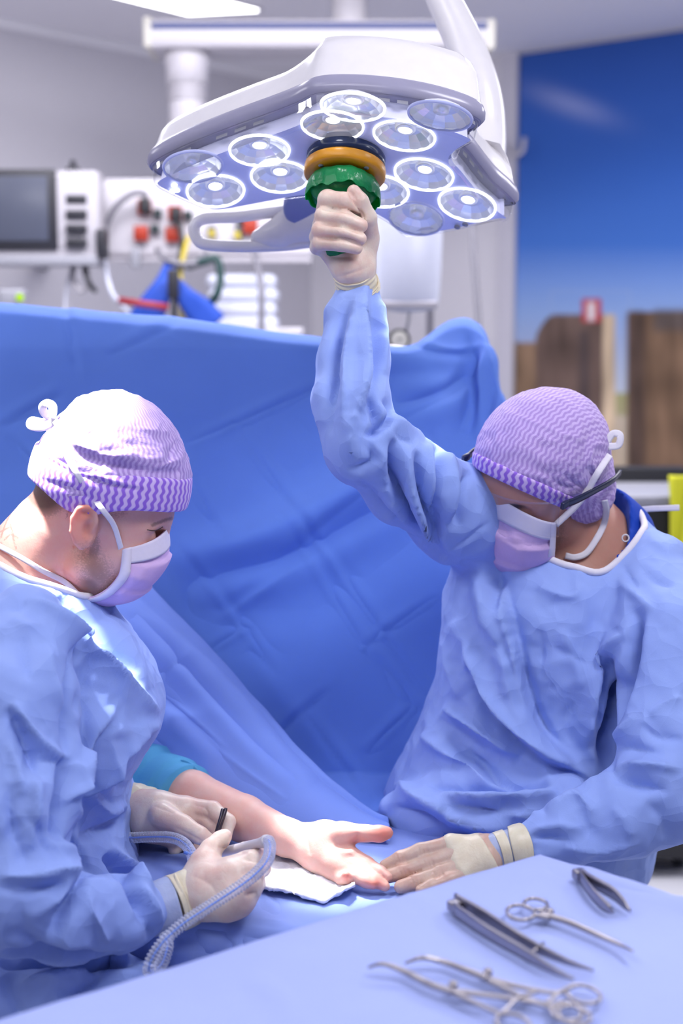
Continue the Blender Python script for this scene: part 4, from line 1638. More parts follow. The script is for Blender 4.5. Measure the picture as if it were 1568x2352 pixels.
def cap_mat(name, hi, lo, per=0.0085, mott=0.5, bump=0.25):
    t = NT(name)
    uv = t.n('ShaderNodeUVMap')
    uv.uv_map = 'UVMap'
    sp = t.n('ShaderNodeSeparateXYZ')
    t.l(uv.outputs[0], sp.inputs[0])
    wig = t.math('MULTIPLY', t.math('SINE', t.math('MULTIPLY', sp.outputs[1], 2 * math.pi / 0.0115)), 0.0010)
    ph = t.math('MULTIPLY', t.math('ADD', sp.outputs[0], wig), 2 * math.pi / per)
    s = t.math('ADD', t.math('MULTIPLY', t.math('SINE', ph), 1.1), 0.5)
    s.node.use_clamp = True
    co = t.coord()
    n1 = t.noise(co, 60, 4, 0.7)
    s2 = t.math('MULTIPLY', s, t.math('ADD', t.math('MULTIPLY', n1, mott), 1.0 - mott * 0.6))
    c = t.mix(s2, lo, hi)
    nb = t.bump(t.noise(co, 34, 5, 0.6, 0.8), bump, 0.006)
    return t.done(t.bsdf(c, 0.75, 0, nb, 0.2, Sheen_Weight=0.15))


M['glove'] = glove_mat('latex_glove_cream', rgb(232, 214, 198), rgb(222, 186, 172))
M['glove_tan'] = glove_mat('latex_glove_tan', rgb(214, 190, 172), rgb(204, 164, 146), 30)
M['cuff'] = glove_mat('glove_cuff_cream', rgb(232, 222, 196), rgb(222, 208, 180), 40, 0.05)
M['cuff_in'] = glove_mat('inner_glove_grey_blue', rgb(176, 186, 216), rgb(164, 176, 210), 40, 0.05)
M['skin_left'] = skin_mat('skin_fair', rgb(226, 186, 172), rgb(222, 140, 124), rgb(74, 54, 46))
M['skin_right'] = skin_mat('skin_tan', rgb(196, 152, 134), rgb(190, 126, 112), rgb(90, 66, 58))
M['skin_patient'] = skin_mat('skin_patient', rgb(232, 200, 186), rgb(224, 140, 124), rgb(120, 90, 80))
M['cap'] = cap_mat('cap_lavender_mesh', rgb(202, 180, 230), rgb(168, 142, 206), 0.0066, 0.9, 0.5)
M['cap_band'] = cap_mat('cap_band_striped', rgb(214, 192, 240), rgb(146, 104, 216), 0.0085, 0.1, 0.15)
M['mask'] = plain('mask_lilac', rgb(214, 184, 230), 0.7, bump=0.08, bscale=300, spec=0.2)
M['mask_white'] = plain('mask_white_edge', rgb(226, 220, 238), 0.7, bump=0.05, bscale=200, spec=0.2)
M['tie'] = plain('white_tie', rgb(232, 228, 238), 0.75, bump=0.1, bscale=250, spec=0.2)
M['scrub'] = cloth_mat('scrub_navy', rgb(16, 62, 170), crumple=0.2, scale=14)
M['dark_hair'] = plain('dark_hair', rgb(58, 42, 38), 0.6)
M['navy_frame'] = plain('glasses_frame_navy', rgb(34, 40, 70), 0.3)
M['lens'] = thin_glass('safety_lens', (0.95, 0.96, 0.985, 1), 0.02, 0.03)


class Frame:
    """head frame: rows forward, left, up"""

    def __init__(self, o, yaw, pitch, roll=0.0):
        # yaw 0 looks towards the camera (-y); positive yaw turns to image right
        cp = math.cos(pitch)
        f = np.array([math.sin(yaw) * cp, -math.cos(yaw) * cp, -math.sin(pitch)])
        l = unit(np.cross([0, 0, 1.0], f))
        u = np.cross(f, l)
        l2 = l * math.cos(roll) + u * math.sin(roll)
        u2 = np.cross(f, l2)
        self.o, self.A = np.asarray(o, float), np.array([f, l2, u2])

    def loc(self, p):
        return (p - self.o) @ self.A.T

    def w(self, f, l, u):
        return self.o + f * self.A[0] + l * self.A[1] + u * self.A[2]

    def d(self, f, l, u):
        return f * self.A[0] + l * self.A[1] + u * self.A[2]


v3 = lambda *a: np.array(a, float)


def head_sdf(q, ears=(1, -1)):
    d = ell(q, v3(0.011, 0, .058), (.090, .077, .086))
    d = smin(d, ell(q, v3(.045, 0, .005), (.055, .062, .08)), .03)
    d = smin(d, ell(q, v3(.030, 0, -.048), (.052, .052, .045)), .03)
    for s in (1, -1):
        d = smin(d, cap(q, v3(.004, s * .050, -.045), v3(.046, s * .016, -.072), .017, .014), .02)
        d = smin(d, cap(q, v3(.086, s * .016, .030), v3(.070, s * .046, .026), .012, .012), .014)   # brow
        d = smin(d, ell(q, v3(.062, s * .040, -.022), (.026, .020, .022)), .018)               # cheek
        d = smax(d, -ell(q, v3(.098, s * .034, .010), (.020, .019, .013)), .010)                # socket
        d = smin(d, ell(q, v3(.076, s * .034, .010), (.0135, .0145, .0125)), .003)              # lids
    d = smin(d, cap(q, v3(.047, 0, -.070), v3(.051, 0, -.068), .016, .016), .02)
    d = smin(d, cap(q, v3(.089, 0, .020), v3(.098, 0, -.020), .007, .011), .012)
    d = smin(d, cap(q, v3(.094, .010, -.026), v3(.094, -.010, -.026), .007, .007), .008)
    for s in ears:
        c = v3(.004, s * .080, .014)
        ax = frame_axes([1, s * -0.55, 0.2], [-.22, 0, 1])
        e = ell(q, c, (.0160, .0075, .0275), ax)
        e = smax(e, -ell(q, c + v3(.005, s * .0095, -.002), (.0080, .0085, .0130), ax), .003)
        hx = [(.009, 2, -.002), (.011, 3, .010), (.007, 5, .021), (-.003, 7, .0265), (-.013, 8, .022), (-.0175, 8.5, .009), (-.0155, 8, -.008), (-.008, 5, -.020), (-.001, 2, -.026)]
        hp = [c + v3(a, s * b * .001, z) + v3(0, s * .001, 0) for a, b, z in hx]
        e = smin(e, chain(q, hp, [.0032, .0036, .004, .0042, .0042, .004, .0036, .0045, .005], .002), .004)
        e = smin(e, chain(q, [c + v3(.004, s * .004, .014), c + v3(-.006, s * .006, .010), c + v3(-.009, s * .006, -.006), c + v3(-.001, s * .004, -.016)], [.0028, .003, .003, .003], .002), .004)
        d = smin(d, e, .006)
    return d


def px_chain(pts):
    """[(px,py,d,r_px)] -> world points, radii"""
    return [P(a, b, c) for a, b, c, _ in pts], [L(r, c) for _, _, c, r in pts]


def hand_mesh(palm, fingers, h=0.0017, kp=0.012, kf=0.006, kff=0.0016, smooth=2):
    pc = [px_chain(c) for c in palm]
    fc = [px_chain(c) for c in fingers]

    def fn(p):
        d = None
        for pt, rd in pc:
            c = chain(p, pt, rd, .008)
            d = c if d is None else smin(d, c, kp)
        ff = None
        for pt, rd in fc:
            c = chain(p, pt, rd, .004)
            ff = c if ff is None else smin(ff, c, kff)
        return d if ff is None else smin(d, ff, kf)
    allp = [x for pt, _ in pc + fc for x in pt]
    return sdf_mesh(fn, *bounds(allp, 0.04), h, smooth)


def vdepth(VF, px, py, rad=10):
    """depth of the front surface of a mesh at a pixel"""
    V, F = VF
    a, b, d = proj(V)
    m = np.hypot(a - px, b - py) < rad
    while not m.any():
        rad *= 1.6
        m = np.hypot(a - px, b - py) < rad
    return np.sort(d[m])[max(0, int(m.sum() * 0.08))]


def on_surf(VF, pts, off=0.002, rad=10):
    dd = np.array([vdepth(VF, x, y, rad) for x, y in pts])
    return np.array([P(x, y, q - off) for (x, y), q in zip(pts, dd)])


def cap_uv(V, fr):
    q = fr.loc(V)
    return np.stack([np.arctan2(q[:, 1], q[:, 0]) * 0.09, q[:, 2]], 1)


def cap_uv_front(V, fr):
    q = fr.loc(V)
    return np.stack([np.arcsin(np.clip(q[:, 1] / .098, -.98, .98)) * .098, np.arctan2(q[:, 2] - .02, q[:, 0]) * .09], 1)


def mask_sheet(fr, ctr, edge, sy, nu=41, nv=36, pw=2.3, thick=0.0025, pleat=0.004):
    """ctr, edge: [(f,u)] down the centre / the side; sy: half widths"""
    tt = np.linspace(0, 1, nv)
    ci = catmull([(a, b, 0) for a, b in ctr], 12)
    ei = catmull([(a, b, s) for (a, b), s in zip(edge, sy)], 12)
    ip = lambda A, k: np.interp(tt, np.linspace(0, 1, len(A)), A[:, k])
    cf, cu, ef, eu, es = ip(ci, 0), ip(ci, 1), ip(ei, 0), ip(ei, 1), ip(ei, 2)
    G = np.zeros((nu, nv, 3))
    for i in range(nu):
        s = -1 + 2 * i / (nu - 1)
        a = abs(s) ** pw
        for j in range(nv):
            f = ef[j] + (cf[j] - ef[j]) * (1 - a)
            u = eu[j] + (cu[j] - eu[j]) * (1 - abs(s) ** 1.6)
            l_ = es[j] * math.sin(s * math.pi / 2) ** 1 if abs(s) < 1 else es[j] * s
            pl = pleat * (0.5 - ((tt[j] * 3.0 + 0.1) % 1.0)) * (1 - abs(s) ** 3)
            G[i, j] = fr.w(f + pl, l_, u)
    V, F = sheet(G, thick)
    if (vnormals(V, F)[(nu // 2) * nv + nv // 2] @ fr.A[0]) < 0:
        G = G[::-1]
        V, F = sheet(G, thick)
    return G, (V, F)


MASK_C = [(.0985, .0215), (.1085, -.004), (.112, -.024), (.101, -.055), (.080, -.082), (.052, -.096)]
MASK_E = [(.052, -.008), (.055, -.026), (.0545, -.042), (.045, -.062), (.030, -.078), (.013, -.088)]
MASK_W = [.062, .066, .067, .062, .056, .048]


def add_mask(fr, parent, side, folds, ws=1.0, C=MASK_C, E=MASK_E):
    G, vf = mask_sheet(fr, C, E, [w_ * ws for w_ in MASK_W])
    nu, nv = G.shape[:2]
    k = int(nv * 0.24)
    cen = fr.w(.03, 0, -.04)
    outn = lambda A: A + 0.0012 * (A - cen) / np.linalg.norm(A - cen, axis=-1, keepdims=True)

    def sh(A, th):
        V, F = sheet(A, th)
        m = A.shape[0] // 2 * A.shape[1] + A.shape[1] // 2
        if vnormals(V, F)[m] @ (V[m] - cen) < 0:
            V, F = sheet(A[::-1], th)
        return V, F
    vm_, fm_ = sh(G, .0022)
    mk = obj('face_mask', (sculpt(vm_, fm_, folds), fm_), M['mask'], parent)
    mk['label'] = 'lilac pleated surgical face mask'
    obj('mask_top_edge', sh(outn(G[:, :k]), .0012), M['mask_white'], mk)
    for s in (0, 1):
        e = G[:3] if s == 0 else G[-3:]
        obj('mask_side_binding', sh(outn(outn(e)), .0014), M['mask_white'], mk)
    return G, mk


def strap(name, VF, pts, width, mat, parent, off=0.003, nrm=None, rad=12, n=8):
    q = on_surf(VF, pts, off, rad)
    nn = np.array([unit(CAM - x) for x in q]) if nrm is None else nrm
    return obj(name, ribbon(q, width, nn, 0.0012, n), mat, parent)


def cuff_rings(path, radii, mat, name, parent, seg=40, wob=0.03, rolls=0.0):
    """tube round a wrist; path [(px,py,d)], radii px"""
    pts = catmull([P(*q) for q in path], 8)
    rr = np.interp(np.linspace(0, 1, len(pts)), np.linspace(0, 1, len(radii)), [L(r, path[0][2]) for r in radii])
    V, F = tube(pts, rr, seg, up=[0.2, 1, 0.1], caps=False)
    n = len(pts)
    k = np.arange(len(V))
    a = (k % seg) / seg * 2 * math.pi
    t = (k // seg) / (n - 1)
    c = pts[k // seg]
    f = 1 + wob * np.sin(3 * a + 5 * t) * 0.6 + wob * np.sin(7 * a + 2) * 0.4 + rolls * np.sin(t * 2 * math.pi * 3.5)
    V = c + (V - c) * f[:, None]
    G = V.reshape(n, seg, 3)
    G = np.concatenate([G, G[:, :1]], 1)
    V2, F2 = sheet(G, 0.0016)
    if (vnormals(V2, F2)[(n // 2) * (seg + 1) + 3] @ (G[n // 2, 3] - pts[n // 2])) < 0:
        V2, F2 = sheet(G[::-1], 0.0016)
    return obj(name, (V2, F2), mat, parent)


def neckline(fn, hole, VF, ctr, n=96):
    """closed curve round the neck opening of a gown mesh"""
    V, F = VF
    Q = V[np.abs(hole(V)) < 0.006]
    Q = Q[np.abs(fn(Q)) < 0.006]
    c = Q.mean(0)
    _, _, vt_ = np.linalg.svd(Q - c, full_matrices=False)
    a = np.arctan2((Q - c) @ vt_[1], (Q - c) @ vt_[0])
    up_ = vt_[2] if vt_[2][2] > 0 else -vt_[2]
    out = []
    for k in range(n):
        t = -math.pi + 2 * math.pi * k / n
        m = np.abs((a - t + math.pi) % (2 * math.pi) - math.pi) < 0.09
        if m.sum() < 3:
            continue
        S = Q[m]
        rad_ = np.linalg.norm(S - c, axis=1)
        out.append(S.mean(0) + up_ * 0.002)
    out = np.array(out)
    for _ in range(3):
        out = .5 * out + .25 * (np.roll(out, 1, 0) + np.roll(out, -1, 0))
    return out
# ------------------------------------------------------------------ surgeon on the right, reaching up to the lamp
RH = Frame(P(1238, 1118, 2.02), math.radians(-46), math.radians(16), math.radians(-19))
R_ROWS = [(.60, .255, 2.08, .210, .20), (.75, .275, 2.06, .212, .17), (.815, .290, 2.05, .196, .155), (.909, .312, 2.04, .176, .142),
          (1.0, .316, 2.03, .174, .135), (1.08, .318, 2.035, .172, .122), (1.125, .335, 2.05, .140, .10), (1.155, .352, 2.06, .100, .085), (1.185, .36, 2.07, .07, .07)]
R_ARM_UP = [(822, 662, 1.945, 47), (816, 735, 1.93, 66), (808, 830, 1.90, 79), (806, 930, 1.87, 84), (834, 1020, 1.86, 88), (935, 1105, 1.91, 98), (1050, 1180, 2.0, 112), (1130, 1225, 2.05, 105)]
R_ARM_LO = [(1480, 1330, 2.02, 118), (1535, 1480, 1.93, 128), (1550, 1700, 1.86, 124), (1535, 1810, 1.835, 118), (1430, 1872, 1.82, 96), (1300, 1915, 1.81, 66), (1205, 1943, 1.80, 46)]
NK0, NK1 = RH.w(-.035, 0, -.035), P(1362, 1262, 2.085)


def right_torso(p, sh=0.0, arms=True, ar=1.0):
    rows = [(z, cx, cy, rx - sh, ry - sh) for z, cx, cy, rx, ry in R_ROWS]
    d = zstack(p, rows)
    a, r = px_chain(R_ARM_UP)
    d = smin(d, chain(p, a, [x * ar for x in r], .02), .03)
    a, r = px_chain(R_ARM_LO)
    d = smin(d, chain(p, a, [x * ar for x in r], .02), .022)
    return d


def body_fn(p):
    d = right_torso(p, .05, ar=0.42)
    d = smin(d, cap(p, NK0, NK1, .056, .064), .03)
    return smin(d, head_sdf(RH.loc(p), ()), .025)


lo_, hi_ = bounds([P(700, 560, 1.9), P(1640, 2000, 2.1), P(1300, 900, 2.3), P(1300, 1300, 1.75)], 0.04)
Vb, Fb = sdf_mesh(body_fn, lo_, hi_, 0.0036, 2)
ql = RH.loc(Vb)
hm = np.zeros(len(Vb))
hm = np.maximum(hm, 0.75 * np.exp(-((ql[:, 0] - .045) / .03) ** 2 - ((ql[:, 2] + .055) / .035) ** 2) * (np.abs(ql[:, 1]) > .02))
hm = np.maximum(hm, 0.5 * np.exp(-((ql[:, 0] - .025) / .012) ** 2 - ((ql[:, 2] + .02) / .04) ** 2))
vc = np.stack([hm, 0 * hm + .15, 0 * hm, 1 + 0 * hm], 1)
rs = obj('person', (Vb, Fb), M['skin_right'], None, vcol=vc, origin=[.3, 2.03, .6])
tag(rs, 'surgeon in safety glasses and blue gown, one arm raised to the lamp handle', 'person')


def gown_fn(p):
    d = right_torso(p)
    a, r = px_chain([(905, 1858, 2.04, 34), (1010, 1850, 2.0, 58), (1150, 1850, 1.96, 74), (1300, 1850, 1.93, 60)])
    d = smin(d, chain(p, a, r, .02), .03)
    hole = cap(p, P(1352, 1300, 2.03), P(1322, 1160, 2.03), .066, .112)
    return smax(d, -hole, .006)


lo_, hi_ = bounds([P(690, 560, 1.9), P(1700, 2000, 2.1), P(1300, 1000, 2.4), P(1300, 1300, 1.65), [.3, 2.0, .62]], 0.03)
Vg, Fg = sdf_mesh(gown_fn, lo_, hi_, 0.0041, 3)
ST = [('o', [(1150, 1340), (1160, 1400), (1183, 1497), (1211, 1608), (1244, 1687), (1310, 1752)], 24, 0.020),
      ('s', [(1160, 1420), (1190, 1540), (1225, 1640), (1280, 1720)], 16, 0.012),
      ('c', [(1040, 1427), (1100, 1520), (1137, 1608), (1211, 1692), (1304, 1762), (1370, 1785)], 26, 0.016),
      ('s', [(1080, 1530), (1120, 1620), (1190, 1700), (1290, 1770)], 18, 0.012),
      ('v', [(1148, 1290), (1142, 1350), (1150, 1410)], 14, 0.018), ('r', [(1100, 1290), (1120, 1400), (1150, 1480)], 24, 0.010),
      ('c', [(1016, 1627), (1072, 1655), (1128, 1692), (1190, 1740)], 16, 0.011), ('v', [(1005, 1650), (1060, 1690), (1120, 1730)], 14, 0.010),
      ('c', [(965, 1687), (1035, 1730), (1118, 1794)], 18, 0.012), ('v', [(1030, 1700), (1100, 1750), (1180, 1790), (1260, 1800)], 14, 0.011),
      ('c', [(1002, 1827), (1128, 1831), (1285, 1824)], 14, 0.014), ('v', [(980, 1800), (1118, 1810), (1262, 1806)], 12, 0.014),
      ('c', [(905, 1803), (980, 1840), (1100, 1885), (1165, 1897)], 17, 0.015), ('v', [(905, 1850), (960, 1872), (1035, 1915)], 13, 0.014),
      ('c', [(890, 1880), (960, 1905), (1040, 1930)], 14, 0.009), ('v', [(1020, 1850), (1100, 1858), (1200, 1862)], 10, 0.010), ('c', [(1100, 1845), (1180, 1868), (1250, 1872)], 10, 0.008),
      ('s', [(1466, 1400), (1440, 1530), (1410, 1620), (1388, 1701), (1399, 1772)], 15, 0.022), ('v', [(1432, 1560), (1412, 1612), (1400, 1650)], 10, 0.012),
      ('o', [(1420, 1455), (1374, 1553), (1355, 1641), (1360, 1710)], 20, 0.012), ('c', [(1400, 1560), (1380, 1640), (1384, 1720)], 14, 0.010),
      ('c', [(1490, 1645), (1530, 1616), (1568, 1600)], 14, 0.011), ('v', [(1475, 1660), (1500, 1690), (1568, 1700)], 12, 0.008),
      ('c', [(1411, 1771), (1490, 1760), (1560, 1768)], 12, 0.012), ('v', [(1402, 1778), (1457, 1796), (1530, 1818)], 12, 0.012),
      ('c', [(1397, 1705), (1440, 1668), (1462, 1640)], 12, 0.010), ('v', [(1410, 1715), (1460, 1720), (1520, 1735)], 12, 0.008),
      ('c', [(1253, 1864), (1318, 1834), (1345, 1846), (1365, 1870)], 12, 0.010), ('v', [(1330, 1862), (1350, 1901), (1372, 1930)], 11, 0.010),
      ('c', [(1215, 1912), (1280, 1898), (1340, 1906)], 10, 0.007), ('v', [(1205, 1925), (1262, 1924), (1320, 1936)], 8, 0.008), ('v', [(1205, 1945), (1250, 1950)], 7, 0.006),
      ('c', [(1400, 1850), (1440, 1890), (1450, 1930)], 14, 0.007), ('v', [(1480, 1840), (1520, 1880), (1530, 1930)], 14, 0.008), ('c', [(1290, 1945), (1380, 1950), (1470, 1935)], 12, 0.006),
      ('v', [(1430, 1300), (1448, 1330), (1464, 1357)], 8, 0.008), ('c', [(1420, 1330), (1470, 1380), (1500, 1400)], 14, 0.008), ('v', [(1470, 1300), (1500, 1330), (1550, 1350)], 10, 0.007),
      ('c', [(1234, 1346), (1304, 1374), (1334, 1342)], 13, 0.009), ('v', [(1258, 1398), (1290, 1380), (1320, 1390)], 12, 0.007), ('v', [(1258, 1478), (1300, 1500), (1355, 1526)], 9, 0.005),
      ('c', [(1290, 1440), (1310, 1500), (1330, 1580)], 20, 0.006), ('v', [(1240, 1440), (1245, 1500), (1235, 1560)], 14, 0.006), ('v', [(1050, 1430), (1070, 1480), (1060, 1540)], 12, 0.006),
      ('c', [(1020, 1470), (1040, 1560), (1060, 1600)], 16, 0.008), ('v', [(1330, 1600), (1300, 1660), (1310, 1710)], 12, 0.007), ('c', [(1350, 1640), (1340, 1700), (1370, 1750)], 12, 0.008),
      # raised arm
      ('o', [(842, 650), (837, 725), (842, 865), (818, 970), (808, 1060)], 14, 0.011), ('v', [(805, 683), (770, 795), (753, 935)], 12, 0.007), ('c', [(820, 680), (795, 800), (790, 920), (800, 1000)], 12, 0.007),
      ('v', [(860, 660), (866, 760), (862, 880)], 9, 0.007), ('c', [(876, 690), (882, 780), (880, 860)], 10, 0.006), ('v', [(790, 700), (760, 860), (758, 1000)], 14, 0.006),
      ('s', [(846, 910), (866, 980), (840, 1002)], 9, 0.014), ('s', [(884, 915), (896, 960), (838, 1004)], 9, 0.014), ('c', [(870, 925), (880, 960), (866, 990)], 7, 0.009),
      ('v', [(837, 1006), (856, 1058), (800, 1080)], 10, 0.011), ('c', [(850, 1020), (880, 1050), (850, 1090)], 10, 0.008),
      ('s', [(906, 1010), (910, 1111), (952, 1216), (1012, 1290)], 12, 0.016), ('c', [(930, 1020), (938, 1110), (975, 1210), (1014, 1280)], 10, 0.010),
      ('s', [(958, 1040), (970, 1129), (998, 1234), (1017, 1286)], 9, 0.014), ('s', [(1004, 996), (1010, 1058), (1002, 1150), (1010, 1240)], 9, 0.013), ('c', [(985, 1020), (990, 1100), (1000, 1180)], 9, 0.009),
      ('s', [(1074, 1084), (1054, 1146), (1051, 1216)], 12, 0.010), ('c', [(1030, 1040), (1034, 1120), (1030, 1200)], 14, 0.009), ('v', [(1034, 1264), (1079, 1236), (1124, 1198)], 5, 0.006),
      ('c', [(886, 940), (930, 985), (975, 1008)], 10, 0.008), ('v', [(905, 985), (925, 1010), (950, 1020)], 7, 0.008), ('v', [(820, 1100), (880, 1180), (960, 1260)], 14, 0.007)]
Vg = sculpt(Vg, Fg, scaled(ST, 0.85, 2.3))
Vg = crumple(Vg, Fg, 0.0030, 9.0, 3.3)
Vg = lap(Vg, Fg, 2, 0.4)
GR = (Vg, Fg)
gown_r = obj('surgical_gown', GR, M['gown'], rs)
gown_r['label'] = 'long sleeved blue surgical gown'

# white neckline binding and scrub collar underneath
NB = neckline(right_torso, lambda p: cap(p, P(1352, 1300, 2.03), P(1322, 1160, 2.03), .066, .112), GR, P(1345, 1260, 2.03))
obj('neck_binding', tube(NB, 0.0050, 12, closed=True), M['tie'], gown_r)


def scrub_fn(p):
    d = cap(p, P(1352, 1330, 2.06), P(1365, 1225, 2.09), .105, .074)
    d = smin(d, cap(p, P(1420, 1215, 2.08), P(1452, 1225, 2.08), .03, .03), .03)
    hole = cap(p, P(1345, 1320, 2.01), P(1320, 1170, 2.05), .060, .078)
    return smax(d, -hole, .004)


obj('scrub_top', sdf_mesh(scrub_fn, *bounds([P(1200, 1130, 2.0), P(1520, 1400, 2.2)], .05), .004, 2), M['scrub'], rs)
obj('snap_button', tube([P(1436 + 8 * math.cos(k * .5236), 1236 + 8 * math.sin(k * .5236), 1.985) for k in range(12)], 0.0012, 8, closed=True), M['white_plastic'], gown_r)

# cap
def cap_fn_r(p):
    q = RH.loc(p)
    d = ell(q, v3(.003, 0, .058), (.109, .086, .089))
    d = smin(d, ell(q, v3(-.085, -.005, .010), (.035, .060, .040)), .04)
    d = smin(d, ell(q, v3(-.045, .046, -.012), (.050, .042, .040)), .03)
    n = unit(v3(-.66, 0, 1.0))
    pl = -(q - v3(.098, 0, .053)) @ n - .034 * np.clip((q[:, 1] - .03) / .03, 0, 1) * np.exp(-((q[:, 0] + .045) / .045) ** 2)
    d = smax(d, pl, .006)
    return d


Vc, Fc = sdf_mesh(cap_fn_r, RH.o + v3(-.2, -.2, -.16), RH.o + v3(.2, .2, .24), .003, 2)
Vc = sculpt(Vc, Fc, [('c', [(1165, 945), (1230, 972), (1300, 1000), (1352, 1012)], 5, .003), ('c', [(1352, 1012), (1358, 1060), (1380, 1110)], 5, .003), ('v', [(1290, 1090), (1320, 1110), (1350, 1130)], 7, .004),
                     ('v', [(1350, 1070), (1370, 1110), (1376, 1140)], 8, .004), ('c', [(1360, 1020), (1400, 1022)], 5, .003), ('v', [(1240, 1080), (1280, 1110), (1330, 1128)], 7, .003)])
Vc = crumple(Vc, Fc, 0.0014, 26.0, 8.0)
cap_r = obj('surgical_cap', (Vc, Fc), M['cap'], rs, uv=cap_uv_front(Vc, RH))
cap_r['label'] = 'lavender wavy striped surgical cap'


def band_fn_r(p):
    q = RH.loc(p)
    d = ell(q, v3(.003, 0, .058), (.1115, .0885, .091))
    d = smin(d, ell(q, v3(-.085, -.005, .010), (.036, .062, .042)), .04)
    n = unit(v3(-.66, 0, 1.0))
    t = (q - v3(.098, 0, .050)) @ n
    return smax(smax(d, -t, .002), t - .021, .002)


Vk, Fk = sdf_mesh(band_fn_r, RH.o + v3(-.2, -.2, -.16), RH.o + v3(.2, .2, .24), .0028, 2)
obj('cap_band', (Vk, Fk), M['cap_band'], cap_r, uv=cap_uv(Vk, RH))
BODY_R = (np.vstack([Vb, Vk, Vc]), None)
# mask with ties
GM, mk = add_mask(RH, rs, 1, [('v', [(1126, 1205), (1180, 1246), (1240, 1252), (1296, 1236)], 6, .005), ('c', [(1130, 1225), (1184, 1256), (1240, 1262), (1296, 1248)], 7, .004), ('c', [(1176, 1215), (1186, 1260), (1200, 1312)], 9, .004),
                             ('v', [(1140, 1180), (1150, 1210), (1165, 1235)], 7, .004), ('v', [(1230, 1200), (1270, 1206), (1296, 1204)], 6, .003), ('c', [(1220, 1300), (1260, 1280), (1300, 1268)], 8, .003)], 1.10,
                  [(.0985, .024), (.109, -.002), (.115, -.028), (.110, -.062), (.094, -.096), (.060, -.114)], [(.052, -.006), (.055, -.03), (.0545, -.05), (.047, -.072), (.034, -.090), (.016, -.100)])
ALL_R = (np.vstack([Vb, Vk, Vc]), None)
e_top = GM[-1, 1] if RH.loc(GM[-1, 1])[1] > 0 else GM[0, 1]
e_bot = GM[-1, -2] if RH.loc(GM[-1, 1])[1] > 0 else GM[0, -2]
tp = [(1300, 1188), (1326, 1158), (1352, 1120), (1376, 1080), (1400, 1044)]
q = on_surf(ALL_R, tp, .006, 10)
q[0] = e_top
obj('mask_tie', ribbon(q, .009, np.array([unit(CAM - x) for x in q]), .0012, 8), M['tie'], mk)
bt = [(1298, 1276), (1320, 1280), (1346, 1270), (1368, 1240), (1386, 1205), (1392, 1172), (1388, 1150)]
q = on_surf((np.vstack([Vb, Vk, Vc, GM.reshape(-1, 3)]), None), bt, .006, 9)
obj('mask_tie', ribbon(q, .009, np.array([unit(CAM - x) for x in q]), .0012, 8), M['tie'], mk)
db = vdepth((Vc, Fc), 1392, 1018, 8) + .012
bow = [P(1392, 1016, db), P(1408, 996, db), P(1424, 1000, db), P(1420, 1022, db), P(1396, 1026, db)]
obj('tie_bow', ribbon(bow, .010, [0.2, -1, 0.2], .0012, 8), M['tie'], cap_r)
tails = [P(1400, 1160, 2.13), P(1440, 1172, 2.14), P(1500, 1168, 2.13), P(1560, 1166, 2.12)]
obj('gown_tie', ribbon(tails, .009, [0, -1, 0.2], .0012, 8), M['tie'], gown_r)
obj('tie_knot', tube(catmull([P(1386, 1150, 2.10), P(1398, 1166, 2.10), P(1402, 1180, 2.12)], 4), .007, 10), M['tie'], gown_r)

# safety glasses
gl = None
Gl = np.zeros((36, 14, 3))
for i in range(36):
    s = -1 + 2 * i / 35
    for j in range(14):
        t = j / 13
        a = s * 1.22
        Gl[i, j] = RH.w(.030 + .090 * math.cos(a) ** 0.8 + .006 * (1 - t) - .004 * t, .088 * math.sin(a), .046 - t * (.052 + .010 * math.cos(3.0 * s) ** 2 - .016 * math.exp(-(s / .14) ** 2)))
gl = obj('safety_glasses', sheet(Gl, .0018), M['lens'], rs)
gl['label'] = 'clear safety glasses with dark navy temples'
for s in (1, -1):
    c = [RH.w(.066, s * .086, .036), RH.w(.045, s * .091, .036), RH.w(.01, s * .0935, .036), RH.w(-.04, s * .093, .034), RH.w(-.075, s * .084, .030)]
    obj('temple', ribbon(c, [.009, .010, .009, .008, .008], RH.d(0, s, 0), .0035, 8), M['navy_frame'], gl)
    obj('hinge', box(RH.w(.064, s * .086, .036), (.014, .006, .011), RH.A, .002), M['navy_frame'], gl)

# raised gloved fist round the handle
fd = 1.93
fist_palm = [[(820, 650, 1.965, 40), (812, 615, 1.95, 48), (800, 585, 1.96, 50)],
             [(800, 590, 1.96, 46), (752, 560, 1.955, 30), (748, 505, 1.955, 26)],
             [(815, 600, 1.955, 44), (842, 560, 1.945, 24), (846, 520, 1.94, 20)]]
fist_f = [[(744, 492, 1.945, 21), (752, 458, 1.915, 22), (790, 462, 1.900, 20), (818, 476, 1.905, 17)],
          [(736, 520, 1.945, 20), (744, 496, 1.912, 21), (790, 502, 1.895, 20), (828, 518, 1.90, 17)],
          [(728, 545, 1.945, 19), (736, 528, 1.912, 20), (785, 532, 1.895, 19), (826, 548, 1.90, 16)],
          [(728, 568, 1.945, 18), (736, 557, 1.915, 18), (780, 560, 1.90, 17), (818, 570, 1.905, 15)],
          [(848, 545, 1.94, 23), (845, 500, 1.915, 20), (828, 462, 1.905, 18), (812, 440, 1.905, 16)]]
sh_ = lambda C: [[(x, y, d - .034, r) for x, y, d, r in c] for c in C]
fist_palm, fist_f = sh_(fist_palm), sh_(fist_f)
Vf, Ff = hand_mesh(fist_palm, fist_f, .0017, .014, .006, .0012)
